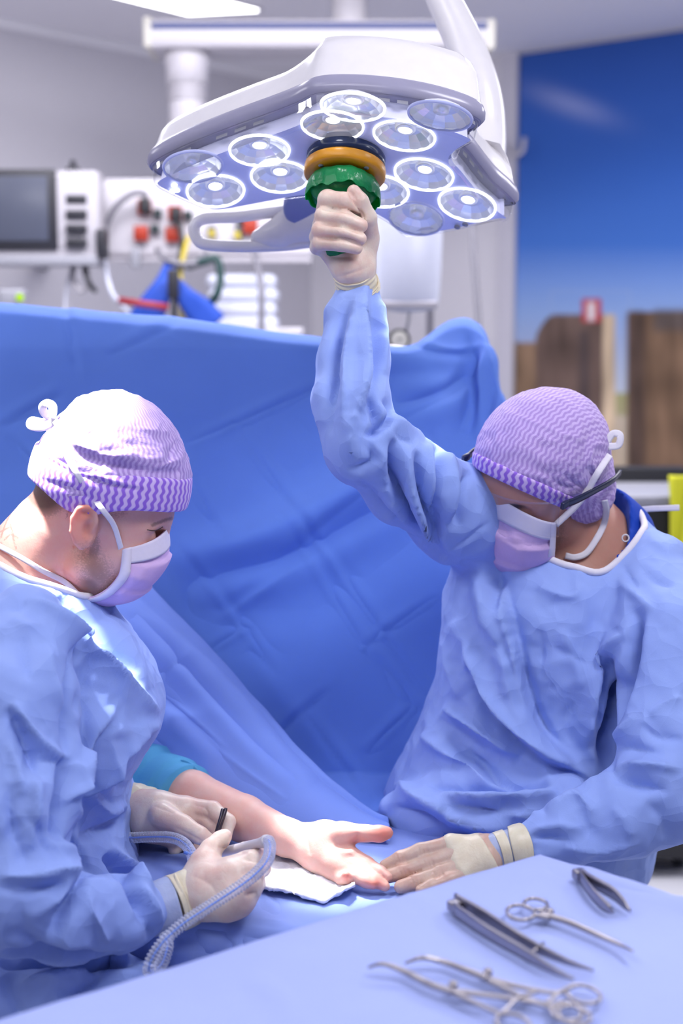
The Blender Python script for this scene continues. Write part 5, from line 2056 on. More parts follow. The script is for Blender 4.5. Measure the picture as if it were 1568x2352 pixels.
Vf = sculpt(Vf, Ff, [('v', [(736, 482), (790, 484), (830, 500)], 4, .006), ('v', [(732, 514), (790, 519), (836, 536)], 4, .006), ('v', [(728, 546), (790, 549), (832, 562)], 4, .006), ('v', [(800, 440), (818, 470), (838, 505)], 4, .005),
                     ('v', [(730, 580), (770, 590), (820, 588)], 6, .002), ('v', [(760, 640), (800, 630), (850, 612)], 5, .0015)])
gv = obj('glove', (Vf, Ff), M['glove'], rs)
gv['label'] = 'cream glove of the raised hand closed round the green handle'
cuff_rings([(812, 626, 1.917), (816, 642, 1.925), (820, 662, 1.935)], [46, 47.5, 48.5], M['cuff'], 'glove_cuff', gv, rolls=.03)
cuff_rings([(820, 648, 1.93), (821, 656, 1.935), (823, 668, 1.94)], [49, 51, 50], M['cuff'], 'glove_cuff_roll', gv, wob=.012, rolls=.03)

# flat gloved hand on the table
palm2 = [[(1165, 1950, 1.795, 37), (1110, 1955, 1.795, 36), (1060, 1950, 1.80, 26), (1035, 1938, 1.80, 20)],
         [(1110, 1965, 1.79, 34), (1055, 1975, 1.79, 25)], [(1110, 1972, 1.785, 32), (1060, 1992, 1.782, 23)], [(1120, 1980, 1.78, 28), (1070, 2008, 1.772, 19)]]
fing2 = [[(1040, 1938, 1.80, 20), (965, 1955, 1.80, 18.5), (920, 1972, 1.80, 17.5), (884, 1988, 1.80, 14)],
         [(1050, 1962, 1.79, 21), (980, 1984, 1.79, 19.5), (925, 2003, 1.79, 18.5), (886, 2014, 1.786, 16)],
         [(1058, 1988, 1.78, 20.5), (1005, 2008, 1.777, 19.5), (955, 2027, 1.772, 18.5), (920, 2037, 1.768, 16)],
         [(1068, 2008, 1.77, 17), (1030, 2020, 1.765, 16), (990, 2035, 1.757, 15), (966, 2044, 1.752, 13)],
         [(1100, 1935, 1.82, 22), (1040, 1945, 1.84, 18), (985, 1960, 1.84, 15)]]
V2, F2 = hand_mesh(palm2, fing2, .0017, .012, .006, .0014)
ws = []
for a, b in (((968, 1940), (975, 1968)), ((978, 1968), (990, 1998)), ((1000, 1990), (1012, 2022)), ((918, 1960), (926, 1985)), ((922, 1990), (934, 2016)), ((952, 2012), (962, 2040))):
    for k in (-9, 0, 9):
        ws.append(('v', [(a[0] + k, a[1]), (b[0] + k, b[1])], 3.2, .0014))
V2 = sculpt(V2, F2, ws)
g2 = obj('glove', (V2, F2), M['glove_tan'], rs)
g2['label'] = 'tan glove of the hand lying flat on the patient fingertips'


def wrap_fn(p):
    pc = [px_chain(c) for c in palm2]
    d = None
    for pt, rd in pc:
        c = chain(p, pt, [x + .0022 for x in rd], .008)
        d = c if d is None else smin(d, c, .012)
    a0, a1 = P(1000, 1922, 1.79), P(1052, 2018, 1.77)
    b0 = P(1110, 1912, 1.79)
    dirv = unit(P(1120, 1950, 1.79) - P(1020, 1965, 1.79))
    n1 = unit(np.cross(unit(a1 - a0), np.cross(dirv, unit(a1 - a0))))
    n1 = n1 if n1 @ dirv > 0 else -n1
    d = smax(d, -(p - a0) @ n1, .002)
    d = smax(d, (p - P(1118, 1950, 1.79)) @ n1, .002)
    return d


obj('glove_back_wrap', sdf_mesh(wrap_fn, *bounds([P(980, 1880, 1.79), P(1150, 2040, 1.79)], .06), .0018, 2), M['cuff'], g2)
cuff_rings([(1098, 1962, 1.792), (1125, 1958, 1.793), (1190, 1945, 1.797)], [36, 41.5, 44], M['cuff_in'], 'inner_glove_cuff', g2, wob=.012)
cuff_rings([(1142, 1956, 1.793), (1152, 1953, 1.794), (1164, 1950, 1.795)], [44, 45, 45], M['cuff'], 'glove_cuff', g2, wob=.008)
cuff_rings([(1176, 1948, 1.797), (1186, 1946, 1.797), (1202, 1943, 1.80)], [47, 49, 50], M['cuff'], 'glove_cuff_roll', g2, wob=.01)
# ------------------------------------------------------------------ surgeon on the left, in profile, working over the hand
LH = Frame(P(205, 1207, 1.865), math.radians(93), math.radians(13.5), math.radians(2))
X = lambda px, d=1.85: (px - W / 2) / FPX * d
L_ROWS = [(.56, -.43, 1.80, .19, .20), (.70, -.405, 1.81, .140, .185), (.80, -.412, 1.82, .126, .18), (.859, -.407, 1.825, .124, .18), (.904, -.385, 1.825, .150, .185),
          (.938, -.372, 1.825, .150, .19), (.989, -.385, 1.83, .140, .195), (1.045, -.410, 1.83, .128, .185), (1.084, -.425, 1.83, .110, .15), (1.112, -.435, 1.835, .098, .115), (1.15, -.45, 1.84, .07, .075)]
L_ARM_N = [(55, 1450, 1.72, 105), (40, 1600, 1.66, 128), (20, 1850, 1.61, 132), (40, 2060, 1.585, 128), (150, 2105, 1.60, 104), (262, 2100, 1.65, 88), (310, 2090, 1.67, 72), (338, 2084, 1.685, 58)]
L_ARM_F = [(60, 1450, 1.98, 100), (90, 1700, 2.03, 110), (150, 1830, 2.02, 90), (240, 1850, 1.96, 64), (292, 1852, 1.935, 50)]
LNK0, LNK1 = LH.w(-.045, 0, -.02), P(38, 1335, 1.875)


def left_torso(p, sh=0.0, ar=1.0):
    d = zstack(p, [(z, cx, cy, rx - sh, ry - sh) for z, cx, cy, rx, ry in L_ROWS])
    a, r = px_chain(L_ARM_N)
    d = smin(d, chain(p, a, [x * ar for x in r], .015), .016)
    a, r = px_chain(L_ARM_F)
    d = smin(d, chain(p, a, [x * ar for x in r], .015), .02)
    return d


def body_fn_l(p):
    d = left_torso(p, .045, .42)
    d = smin(d, cap(p, LNK0, LNK1, .056, .066), .03)
    return smin(d, head_sdf(LH.loc(p), (-1, 1)), .02)


lo_, hi_ = [-.64, 1.48, .55], [-.18, 2.13, 1.42]
Vb, Fb = sdf_mesh(body_fn_l, lo_, hi_, 0.0027, 2)
bx_, by_, bd_ = proj(Vb)
ql = LH.loc(Vb)


def region(cx, cy, rx, ry, rot=0.0, soft=0.35):
    ca, sa = math.cos(rot), math.sin(rot)
    u = ((bx_ - cx) * ca + (by_ - cy) * sa) / rx
    v = (-(bx_ - cx) * sa + (by_ - cy) * ca) / ry
    return np.clip((1.0 + soft - np.hypot(u, v)) / (2 * soft), 0, 1)


hm = np.maximum.reduce([region(104, 1125, 56, 58, .5, .3) * 0.85, region(66, 1090, 26, 60, -.1) * .8, region(222, 1312, 34, 60, -.55, .7) * .58, region(205, 1345, 30, 22, .3, .6) * .7,
                        region(215, 1268, 14, 42, .2) * .5, region(262, 1175, 34, 16, .1) * .35])
pk = np.maximum.reduce([region(186, 1172, 28, 34) * .95, region(186, 1210, 26, 52) * .6, region(150, 1290, 40, 60) * .25, region(205, 1150, 20, 10) * .6, region(169, 1258, 3, 3) * 1.0])
b, _, _ = stroke_field(bx_, by_, [(350, 1206), (366, 1200), (384, 1193), (394, 1191)])
hm = np.maximum(hm, .62 * np.exp(-(b / 5.0) ** 2) * (bd_ < 1.9))
for pts in ([(2, 1235), (14, 1200), (30, 1170)], [(10, 1240), (26, 1228), (34, 1250), (38, 1262)], [(0, 1222), (20, 1212)], [(24, 1205), (30, 1225), (40, 1236)], [(152, 1192), (156, 1176), (166, 1160)], [(0, 1246), (8, 1252)]):
    b, _, _ = stroke_field(bx_, by_, pts)
    hm = np.maximum(hm, 0.55 * np.exp(-(b / 2.6) ** 2) * (bd_ < 1.9))
vc = np.stack([hm, pk, 0 * hm, 1 + 0 * hm], 1)
ls = obj('person', (Vb, Fb), M['skin_left'], None, vcol=vc, origin=[-.4, 1.82, .56])
tag(ls, 'bearded surgeon in profile and blue gown, bent over holding a suction pen', 'person')
# brow and lashes
M['brow_hair'] = plain('brow_hair', rgb(120, 92, 80), 0.7)
ey = [P(348, 1213, 1.83), P(362, 1214, 1.832), P(376, 1207, 1.835)]
obj('eyelashes', tube(catmull(on_surf((Vb, Fb), [(338, 1217), (352, 1219), (364, 1216), (374, 1210)], .001, 6), 5), 0.0006, 8), M['dark_hair'], ls)
_unused = ('eyebrow', tube(catmull(on_surf((Vb, Fb), [(352, 1206), (368, 1200), (384, 1194), (392, 1192)], .0005, 6), 5), [0.0006] * 5 + [.0013] * 6 + [.0009] * 5, 8, flat=0.5), M['brow_hair'], ls)

# gown
LHOLE = (P(60, 1385, 1.86), P(115, 1235, 1.865))


def lhole(p):
    return cap(p, LHOLE[0], LHOLE[1], .062, .110)


def gown_fn_l(p):
    d = left_torso(p)
    a, r = px_chain([(-60, 2300, 1.66, 120), (120, 2290, 1.66, 100), (260, 2275, 1.68, 84), (360, 2290, 1.70, 66)])
    d = smin(d, chain(p, a, r, .02), .02)
    a, r = px_chain([(130, 1600, 1.68, 30), (150, 1760, 1.66, 34), (120, 1900, 1.64, 34)])
    d = smin(d, chain(p, a, r, .02), .03)
    return smax(d, -lhole(p), .006)


Vg, Fg = sdf_mesh(gown_fn_l, [-.66, 1.44, .52], [-.16, 2.16, 1.18], 0.0037, 3)
ST = [('v', [(161, 1462), (158, 1613), (149, 1735)], 7, .009), ('c', [(60, 1375), (120, 1420), (201, 1501), (291, 1591), (364, 1644)], 20, .014),
      ('r', [(240, 1420), (290, 1500), (330, 1590)], 30, .006), ('s', [(130, 1370), (220, 1450), (300, 1550)], 16, .008),
      ('v', [(49, 1465), (60, 1510), (67, 1568)], 12, .009), ('v', [(168, 1510), (200, 1500), (196, 1560), (180, 1640)], 14, .008),
      ('o', [(262, 1640), (210, 1693), (174, 1792), (134, 1859)], 15, .009), ('c', [(360, 1650), (291, 1711), (224, 1787), (179, 1840)], 16, .012),
      ('v', [(340, 1690), (290, 1740), (255, 1800)], 14, .010), ('v', [(275, 1716), (270, 1770), (268, 1816)], 9, .007), ('c', [(255, 1700), (250, 1760), (235, 1830)], 9, .007),
      ('c', [(206, 1814), (241, 1860), (288, 1850)], 12, .010), ('v', [(215, 1800), (250, 1845), (262, 1860)], 8, .009), ('c', [(230, 1880), (270, 1866), (290, 1880)], 12, .011),
      ('s', [(148, 1740), (132, 1860), (130, 1930)], 13, .016), ('c', [(165, 1750), (160, 1830), (175, 1900)], 14, .009),
      ('o', [(130, 1930), (179, 1957), (199, 2022)], 16, .014), ('s', [(156, 1922), (190, 1998), (136, 2105), (112, 2150)], 12, .012),
      ('v', [(200, 2025), (160, 2090), (120, 2170)], 9, .008), ('c', [(190, 2020), (140, 2060), (60, 2110)], 16, .008), ('c', [(196, 2030), (210, 2100), (250, 2170)], 16, .007),
      ('s', [(241, 1962), (304, 2038), (340, 2118)], 13, .015), ('c', [(250, 1944), (304, 1998), (360, 2045)], 12, .012), ('c', [(270, 1990), (330, 2060), (372, 2120)], 11, .010),
      ('v', [(310, 2100), (340, 2130), (350, 2160)], 9, .010), ('c', [(320, 2080), (350, 2110), (376, 2120)], 8, .008), ('v', [(300, 1990), (340, 2010), (365, 2040)], 8, .009),
      ('c', [(0, 2012), (60, 2018), (134, 2004), (196, 2024)], 16, .012), ('v', [(0, 2035), (70, 2040), (140, 2030)], 14, .006), ('v', [(188, 1926), (250, 1896), (288, 1860)], 12, .014),
      ('s', [(0, 2208), (112, 2204), (268, 2212), (330, 2190)], 14, .018), ('c', [(45, 2262), (179, 2236), (200, 2220)], 13, .014), ('v', [(134, 2290), (190, 2275), (230, 2240)], 12, .012),
      ('c', [(220, 2230), (300, 2240), (360, 2250)], 16, .010), ('v', [(10, 2240), (30, 2300), (40, 2352)], 14, .010), ('c', [(250, 2290), (330, 2310), (420, 2290)], 14, .008),
      ('v', [(18, 1626), (67, 1725), (80, 1800)], 12, .010), ('c', [(30, 1610), (86, 1700), (140, 1745)], 14, .009), ('v', [(90, 1747), (120, 1750), (148, 1748)], 7, .008),
      ('c', [(75, 1760), (80, 1850), (70, 1950)], 18, .009), ('v', [(20, 1800), (30, 1900), (60, 1990)], 14, .007), ('v', [(60, 1860), (100, 1940), (130, 1960)], 12, .008),
      ('c', [(20, 1700), (40, 1760), (50, 1830)], 14, .007), ('c', [(100, 1480), (120, 1560), (150, 1640)], 16, .006), ('v', [(200, 1600), (190, 1700), (170, 1760)], 12, .006),
      ('c', [(20, 1420), (60, 1440), (100, 1440)], 12, .007), ('v', [(10, 1400), (40, 1400), (80, 1380)], 9, .006), ('v', [(230, 1640), (250, 1620), (270, 1610)], 8, .005),
      ('c', [(240, 1690), (300, 1672), (350, 1660)], 8, .006), ('v', [(290, 1660), (320, 1670), (345, 1690)], 8, .005), ('v', [(40, 2130), (90, 2180), (140, 2200)], 12, .007)]
Vg = sculpt(Vg, Fg, scaled(ST, 0.85, 2.3))
Vg = crumple(Vg, Fg, 0.0032, 10.0, 1.7)
Vg = lap(Vg, Fg, 2, 0.45)
GL = (Vg, Fg)
gown_l = obj('surgical_gown', GL, M['gown'], ls)
gown_l['label'] = 'blue surgical gown with crumpled loose sleeves'
obj('neck_binding', tube(neckline(left_torso, lhole, GL, P(80, 1330, 1.86)), 0.0050, 12, closed=True), M['tie'], gown_l)


# cap
def cap_shape(q, g=0.0):
    d = ell(q, v3(.023, 0, .066), (.0955 + g, .092 + g, .088 + g))
    d = smin(d, ell(q, v3(.006, 0, .108), (.072 + g, .070 + g, .070 + g)), .05)
    d = smin(d, ell(q, v3(-.032, 0, .055), (.050 + g, .068 + g, .062 + g)), .04)
    return d


NPL = unit(v3(.0, 0, 1.0))
PL0 = v3(.10, 0, .050)


def cap_fn_l(p):
    q = LH.loc(p)
    d = cap_shape(q)
    dip = .024 * np.exp(-((q[:, 0] + .012) / .045) ** 2) * np.clip(np.abs(q[:, 1]) / .08, 0, 1)
    return smax(d, -((q - PL0) @ NPL) - dip, .006)


Vc, Fc = sdf_mesh(cap_fn_l, LH.o + v3(-.19, -.17, -.12), LH.o + v3(.19, .17, .26), .0024, 2)
CS = [('s', [(165, 1030), (230, 1060), (320, 1080), (420, 1085)], 10, .007), ('c', [(150, 1010), (220, 1038), (300, 1052), (390, 1058)], 9, .006), ('v', [(200, 1050), (240, 1035), (270, 1036)], 7, .005),
      ('c', [(230, 1070), (290, 1045), (330, 1050)], 8, .005), ('v', [(385, 1062), (392, 1040), (405, 1010)], 6, .004), ('c', [(100, 960), (160, 920), (220, 900)], 8, .004), ('c', [(250, 880), (280, 900), (340, 925)], 8, .004),
      ('v', [(140, 990), (160, 970), (170, 950)], 6, .004), ('c', [(255, 880), (230, 940), (200, 1000)], 9, .004), ('v', [(90, 1040), (130, 1060), (170, 1070)], 7, .006), ('c', [(320, 1085), (360, 1075), (420, 1050)], 8, .005)]
Vc = sculpt(Vc, Fc, CS)
Vc = crumple(Vc, Fc, 0.0030, 16.0, 5.0)
cap_l = obj('surgical_cap', (Vc, Fc), M['cap'], ls, uv=cap_uv(Vc, LH))
cap_l['label'] = 'puffy lavender surgical cap with striped band'


def band_fn_l(p):
    q = LH.loc(p)
    d = cap_shape(q, .0022)
    t = (q - PL0) @ NPL
    dip = .024 * np.exp(-((q[:, 0] + .012) / .045) ** 2) * np.clip(np.abs(q[:, 1]) / .08, 0, 1)
    return smax(smax(d, -t - dip, .002), t - .044 + .5 * dip, .003)


Vk, Fk = sdf_mesh(band_fn_l, LH.o + v3(-.19, -.17, -.12), LH.o + v3(.19, .17, .26), .0024, 2)
Vk = sculpt(Vk, Fk, [('v', [(90, 1045), (150, 1075), (240, 1110), (330, 1125)], 6, .005), ('c', [(170, 1070), (260, 1105), (340, 1120)], 6, .004), ('v', [(90, 1100), (150, 1120), (220, 1150)], 6, .003)])
obj('cap_band', (Vk, Fk), M['cap_band'], cap_l, uv=cap_uv(Vk, LH))

GM, mk = add_mask(LH, ls, -1, [('v', [(300, 1292), (340, 1290), (384, 1278)], 5, .004), ('c', [(300, 1300), (340, 1300), (382, 1288)], 6, .003), ('c', [(252, 1378), (300, 1345), (336, 1300)], 7, .004), ('v', [(240, 1352), (262, 1372), (268, 1384)], 5, .003),
                              ('v', [(262, 1345), (300, 1352), (330, 1350)], 6, .003), ('c', [(290, 1310), (310, 1325), (350, 1335)], 7, .003)])
near = GM[0] if LH.loc(GM[0, 1])[1] < 0 else GM[-1]
ALL_L = (np.vstack([Vb, Vk, Vc]), None)
q = on_surf(ALL_L, [(290, 1243), (262, 1208), (235, 1170), (205, 1130), (178, 1090), (155, 1050), (142, 1010), (130, 972), (118, 960)], .0085, 9)
q[0] = near[1]
obj('mask_tie', ribbon(q, [.0068, .007, .0075, .008], np.array([unit(CAM - x) for x in q]), .0012, 8), M['tie'], mk)
q = on_surf((np.vstack([Vb, Vg]), None), [(190, 1358), (150, 1338), (100, 1312), (50, 1282), (0, 1255), (-30, 1238)], .006, 8)
q[0] = near[-2]
obj('mask_tie', ribbon(q, [.0075, .007, .007, .007], np.array([unit(CAM - x) for x in q]), .0012, 8), M['tie'], mk)
d0 = 1.83
for pts in ([(122, 962), (98, 970), (74, 966), (72, 978), (100, 980), (124, 968)], [(116, 958), (102, 948), (98, 934), (108, 926), (120, 932), (121, 946), (118, 960)]):
    obj('tie_bow', ribbon([P(x, y, d0 - .004 * k) for k, (x, y) in enumerate(pts)], .011, [0.1, -1, 0.45], .0012, 8), M['tie'], cap_l)

# near gloved hand (back of hand to the camera, holding the suction pen)
palm3 = [[(425, 2062, 1.70, 50), (480, 2035, 1.70, 56), (545, 2010, 1.695, 46), (570, 1990, 1.70, 30)],
         [(480, 2050, 1.69, 52), (540, 2050, 1.68, 50), (572, 2030, 1.68, 30)],
         [(470, 2065, 1.70, 46), (520, 2075, 1.68, 36), (548, 2068, 1.68, 28)],
         [(450, 2040, 1.71, 44), (470, 1985, 1.72, 34)]]
fing3 = [[(572, 1980, 1.70, 25), (600, 1962, 1.735, 18), (560, 1948, 1.77, 15)],
         [(580, 2000, 1.69, 24), (602, 1995, 1.73, 19), (570, 1985, 1.77, 15)],
         [(576, 2035, 1.685, 24), (590, 2030, 1.73, 19), (560, 2015, 1.77, 15)],
         [(545, 2075, 1.69, 24), (560, 2075, 1.73, 18), (530, 2050, 1.77, 15)],
         [(468, 1990, 1.72, 32), (484, 1952, 1.735, 25), (506, 1930, 1.745, 21), (516, 1921, 1.75, 17)]]
V3, F3 = hand_mesh(palm3, fing3, .0017, .016, .010, .002)
V3 = sculpt(V3, F3, [('v', [(500, 1945), (530, 1952), (570, 1958)], 7, .004), ('v', [(556, 1995), (580, 2015), (590, 2020)], 8, .0025), ('v', [(545, 2030), (570, 2050), (580, 2056)], 8, .0025),
                     ('r', [(470, 2010), (520, 2000), (570, 1985)], 14, .002), ('v', [(440, 2010), (480, 2030), (500, 2060)], 14, .002), ('v', [(560, 1972), (585, 1980), (604, 1978)], 5, .003), ('r', [(560, 1990), (580, 1984), (596, 1990)], 9, .002), ('v', [(575, 2022), (592, 2018), (602, 2014)], 5, .004), ('v', [(560, 2056), (578, 2054), (590, 2050)], 5, .004)])
g3 = obj('glove', (V3, F3), M['glove'], ls)
g3['label'] = 'cream glove of the near hand gripping the suction pen'
cuff_rings([(402, 2074, 1.695), (425, 2064, 1.70), (445, 2054, 1.70), (466, 2044, 1.70)], [66, 65, 62, 58], M['cuff'], 'glove_cuff', g3, wob=.03)
cuff_rings([(338, 2092, 1.69), (365, 2084, 1.69), (408, 2070, 1.695)], [60, 61, 62], M['cuff_in'], 'inner_glove_cuff', g3, wob=.03)
cuff_rings([(458, 2047, 1.70), (464, 2044, 1.70), (470, 2041, 1.70)], [58, 60, 59], M['cuff'], 'glove_cuff_roll', g3, wob=.012)

# far gloved hand with the fine dark forceps
palm4 = [[(312, 1853, 1.93, 48), (365, 1862, 1.91, 44), (420, 1862, 1.905, 34)], [(340, 1880, 1.91, 44), (400, 1890, 1.90, 34)], [(340, 1895, 1.915, 40), (400, 1920, 1.91, 26)]]
fing4 = [[(425, 1856, 1.91, 26), (488, 1860, 1.895, 20), (523, 1888, 1.878, 18), (516, 1926, 1.868, 15)],
         [(415, 1878, 1.905, 24), (466, 1880, 1.90, 19), (496, 1906, 1.888, 17), (497, 1940, 1.876, 14)],
         [(400, 1905, 1.91, 22), (440, 1912, 1.91, 18), (464, 1938, 1.90, 15), (452, 1950, 1.89, 13)],
         [(385, 1925, 1.92, 20), (415, 1938, 1.92, 16), (400, 1952, 1.91, 14)],
         [(372, 1872, 1.88, 30), (420, 1895, 1.862, 23), (458, 1918, 1.852, 20), (488, 1936, 1.852, 16)]]
V4, F4 = hand_mesh(palm4, fing4, .0017, .014, .006, .0012)
V4 = sculpt(V4, F4, [('v', [(445, 1850), (470, 1856), (480, 1880)], 6, .002), ('v', [(400, 1900), (430, 1915), (470, 1936)], 5, .002), ('v', [(350, 1850), (380, 1860), (400, 1870)], 10, .002)])
g4 = obj('glove', (V4, F4), M['glove'], ls)
g4['label'] = 'cream glove of the far hand holding fine forceps'
cuff_rings([(268, 1846, 1.94), (300, 1852, 1.935), (345, 1862, 1.925)], [54, 56, 50], M['cuff'], 'glove_cuff', g4, wob=.04, rolls=.02)
# ------------------------------------------------------------------ patient: bare forearm and open hand, palm up
PARM = [(330, 1800, 2.04, 66), (440, 1832, 1.985, 60), (560, 1880, 1.925, 52), (660, 1924, 1.865, 42), (715, 1940, 1.845, 40)]
palm5 = [PARM, [(715, 1942, 1.845, 40), (745, 1960, 1.825, 40), (790, 1975, 1.805, 28)],
         [(720, 1940, 1.845, 36), (748, 1922, 1.83, 36), (790, 1918, 1.815, 27)], [(730, 1965, 1.83, 34), (770, 1990, 1.805, 30), (790, 1998, 1.795, 24)]]
fing5 = [[(785, 1914, 1.815, 27), (840, 1914, 1.805, 19), (872, 1915, 1.80, 19), (888, 1913, 1.80, 15)],
         [(800, 1962, 1.805, 22), (842, 1984, 1.795, 17), (872, 2003, 1.785, 15), (890, 2014, 1.78, 12)],
         [(795, 1980, 1.80, 22), (835, 2004, 1.785, 17.5), (862, 2024, 1.775, 15), (884, 2036, 1.77, 12)],
         [(788, 1995, 1.795, 21), (815, 2012, 1.782, 17), (840, 2024, 1.773, 15), (856, 2030, 1.768, 13)],
         [(770, 2002, 1.80, 19), (785, 2018, 1.785, 15), (796, 2016, 1.772, 13), (794, 2010, 1.765, 10)]]
V5, F5 = hand_mesh(palm5, fing5, .0018, .016, .006, .0012)
V5 = sculpt(V5, F5, [('v', [(768, 1938), (790, 1945), (815, 1940), (826, 1928)], 6, .004), ('r', [(772, 1950), (795, 1958), (815, 1950)], 9, .003), ('v', [(808, 1936), (818, 1925), (822, 1912)], 5, .003),
                     ('v', [(700, 1905), (706, 1935), (712, 1965)], 5, .0015)])
px5, py5, d5 = proj(V5)
pk = np.maximum.reduce([np.exp(-(((px5 - 880) / 34) ** 2 + ((py5 - 1914) / 26) ** 2)), np.exp(-(((px5 - 862) / 26) ** 2 + ((py5 - 2030) / 20) ** 2)), np.exp(-(((px5 - 795) / 12) ** 2 + ((py5 - 2014) / 12) ** 2)),
                        0.35 * np.exp(-(((px5 - 825) / 20) ** 2 + ((py5 - 1925) / 16) ** 2))])
vc = np.stack([0 * pk, pk, 0 * pk, 1 + 0 * pk], 1)
pt = obj('person', (V5, F5), M['skin_patient'], None, vcol=vc)
tag(pt, 'bare forearm and open palm of the patient lying under the lamp', 'person')
th_ = obj('sleeve', tube(catmull([P(300, 1790, 2.05), P(380, 1812, 2.015), P(425, 1830, 1.99)], 8), [L(92, 2.0)] * 6 + [L(80, 2.0)] * 6 + [L(74, 2.0)] * 5, 36, up=[0, 0, 1], flat=1.15, caps=True), M['teal'], pt)
th_['label'] = 'short teal sleeve end'
# teal cuff flap opening behind the elbow
Gs = np.zeros((20, 16, 3))
for i in range(20):
    for j in range(16):
        a, b = i / 19, j / 15
        x = (330 + 90 * a) * (1 - b) + (372 + 96 * a) * b
        y = (1800 + 6 * a) * (1 - b) + (1790 - 6 * a) * b - 42 * b * math.sin(math.pi * min(1, a * .9 + .1))
        Gs[i, j] = P(x, y, 2.015 - .02 * a - .006 * b)
obj('sleeve_flap', sheet(Gs, .002), M['teal'], th_)

# white gauze towel beneath the hand
nu, nv = 60, 40
ed0 = [(585, 1955), (700, 1965), (800, 1990)]
G = np.zeros((nu, nv, 3))
cr = np.array([[560, 1950], [800, 1985], [812, 2030], [742, 2068], [590, 2040]])
for i in range(nu):
    for j in range(nv):
        a, b = i / (nu - 1), j / (nv - 1)
        top = np.array([np.interp(a, [0, .6, 1], [560, 700, 815]), np.interp(a, [0, .6, 1], [1950, 1960, 2000])])
        bot = np.array([np.interp(a, [0, .35, .72, 1], [575, 650, 742, 812]), np.interp(a, [0, .35, .72, 1], [2030, 2042, 2068, 2030])])
        m = top * (1 - b) + bot * b
        z = ZT + .0085 + .004 * (0.5 + 0.5 * math.sin(9 * a + 5 * b)) + .010 * math.exp(-((a - .95) / .08) ** 2) * (0.5 + .5 * math.sin(14 * b))
        G[i, j] = PZ(m[0], m[1], z)
V, F = sheet(G, .004)
if vnormals(V, F)[nv * 20 + 20][2] < 0:
    V, F = sheet(G[::-1], .004)
V = crumple(V, F, .0025, 30, 2.0)
tag(obj('gauze_towel', (V, F), M['gauze']), 'white gauze towel crumpled under the open hand', 'towel')

# ------------------------------------------------------------------ suction pen with corrugated clear hose
t = thing('suction_pen', 'white suction pen with clear corrugated hose held in the near glove', 'suction pen', P(560, 1940, 1.77))
pp_ = catmull([P(486, 1962, 1.775), P(560, 1945, 1.74), P(600, 1936, 1.715), P(614, 1932, 1.705)], 6)
obj('pen_body', tube(pp_, np.interp(np.linspace(0, 1, len(pp_)), [0, .6, .9, 1], [.0055, .0062, .0085, .008]), 20), M['white_plastic'], t)


def corrugated(name, pts, r, parent, pitch=.0042):
    c = catmull([P(*p) for p in pts], 14)
    sl = np.concatenate([[0], np.cumsum(np.linalg.norm(np.diff(c, axis=0), axis=1))])
    n = int(sl[-1] / pitch * 6)
    s = np.linspace(0, sl[-1], n)
    c2 = np.stack([np.interp(s, sl, c[:, k]) for k in range(3)], 1)
    rr_ = r * (1 + .17 * np.sin(2 * math.pi * s / pitch))
    o_ = obj(name, tube(c2, rr_, 18, up=[.2, .9, .3]), M['hose_clear'], parent)
    off = unit(CAM - c2.mean(0))
    obj('blue_stripe', tube(c2[::4] + off * r * .85, r * .2, 8), M['hose_blue'], o_)
    return o_


t2 = NT('corrugated_clear_plastic')
g_ = t2.bsdf(rgb(236, 239, 252), 0.12, 0, None, 0.6)
tr_ = t2.n('ShaderNodeBsdfTransparent')
tr_.inputs[0].default_value = (.93, .94, 1, 1)
mx_ = t2.n('ShaderNodeMixShader')
lw_ = t2.n('ShaderNodeLayerWeight')
lw_.inputs[0].default_value = .45
t2.l(t2.math('ADD', t2.math('MULTIPLY', lw_.outputs['Facing'], .75), .10), mx_.inputs[0])
t2.l(tr_.outputs[0], mx_.inputs[1])
t2.l(g_, mx_.inputs[2])
M['hose_clear'] = t2.done(mx_.outputs[0])
M['hose_blue'] = plain('hose_blue_line', rgb(112, 150, 232), 0.3)
HR = L(12.5, 1.68)
corrugated('hose', [(616, 1930, 1.705), (620, 1945, 1.69), (614, 1975, 1.66), (590, 2004, 1.64), (550, 2036, 1.622), (480, 2082, 1.60), (420, 2122, 1.58), (376, 2162, 1.57), (350, 2200, 1.565), (342, 2228, 1.565),
                    (352, 2232, 1.58), (372, 2212, 1.60), (384, 2176, 1.615), (380, 2150, 1.63)], HR, t)
corrugated('hose', [(262, 1921, 1.90), (300, 1924, 1.885), (350, 1922, 1.87), (395, 1924, 1.85), (424, 1938, 1.83), (440, 1962, 1.80), (444, 1985, 1.775)], HR, t)
obj('hose_clip', tube(catmull([P(424, 1958, 1.80), P(442, 1962, 1.79), P(462, 1952, 1.79)], 4), .0022, 8), M['hose_blue'], t)

t = thing('fine_forceps', 'dark slim forceps tip sticking up from the far glove', 'forceps', P(505, 1910, 1.857))
q = catmull([P(494, 1932, 1.855), P(502, 1902, 1.857), P(511, 1874, 1.862), P(515, 1857, 1.866)], 6)
for s in (-1, 1):
    obj('arm', tube(q + np.array([.0018 * s, .001 * s, 0]) * np.linspace(.3, 1.2, len(q))[:, None], np.linspace(.0032, .0022, len(q)), 10), M['steel_fine'], t)
# ------------------------------------------------------------------ camera, light, view
cd = bpy.data.cameras.new('camera')
cd.sensor_fit = 'VERTICAL'
cd.sensor_height = 36
cd.sensor_width = 24
cd.lens = 50
cd.clip_start = 0.05
cd.dof.use_dof = True
cd.dof.focus_distance = 1.84
cd.dof.aperture_fstop = 2.8
cam = bpy.data.objects.new('camera', cd)
COL.objects.link(cam)
cam.location = CAM
cam.rotation_euler = (math.pi / 2 - PITCH, 0, 0)
SC.camera = cam

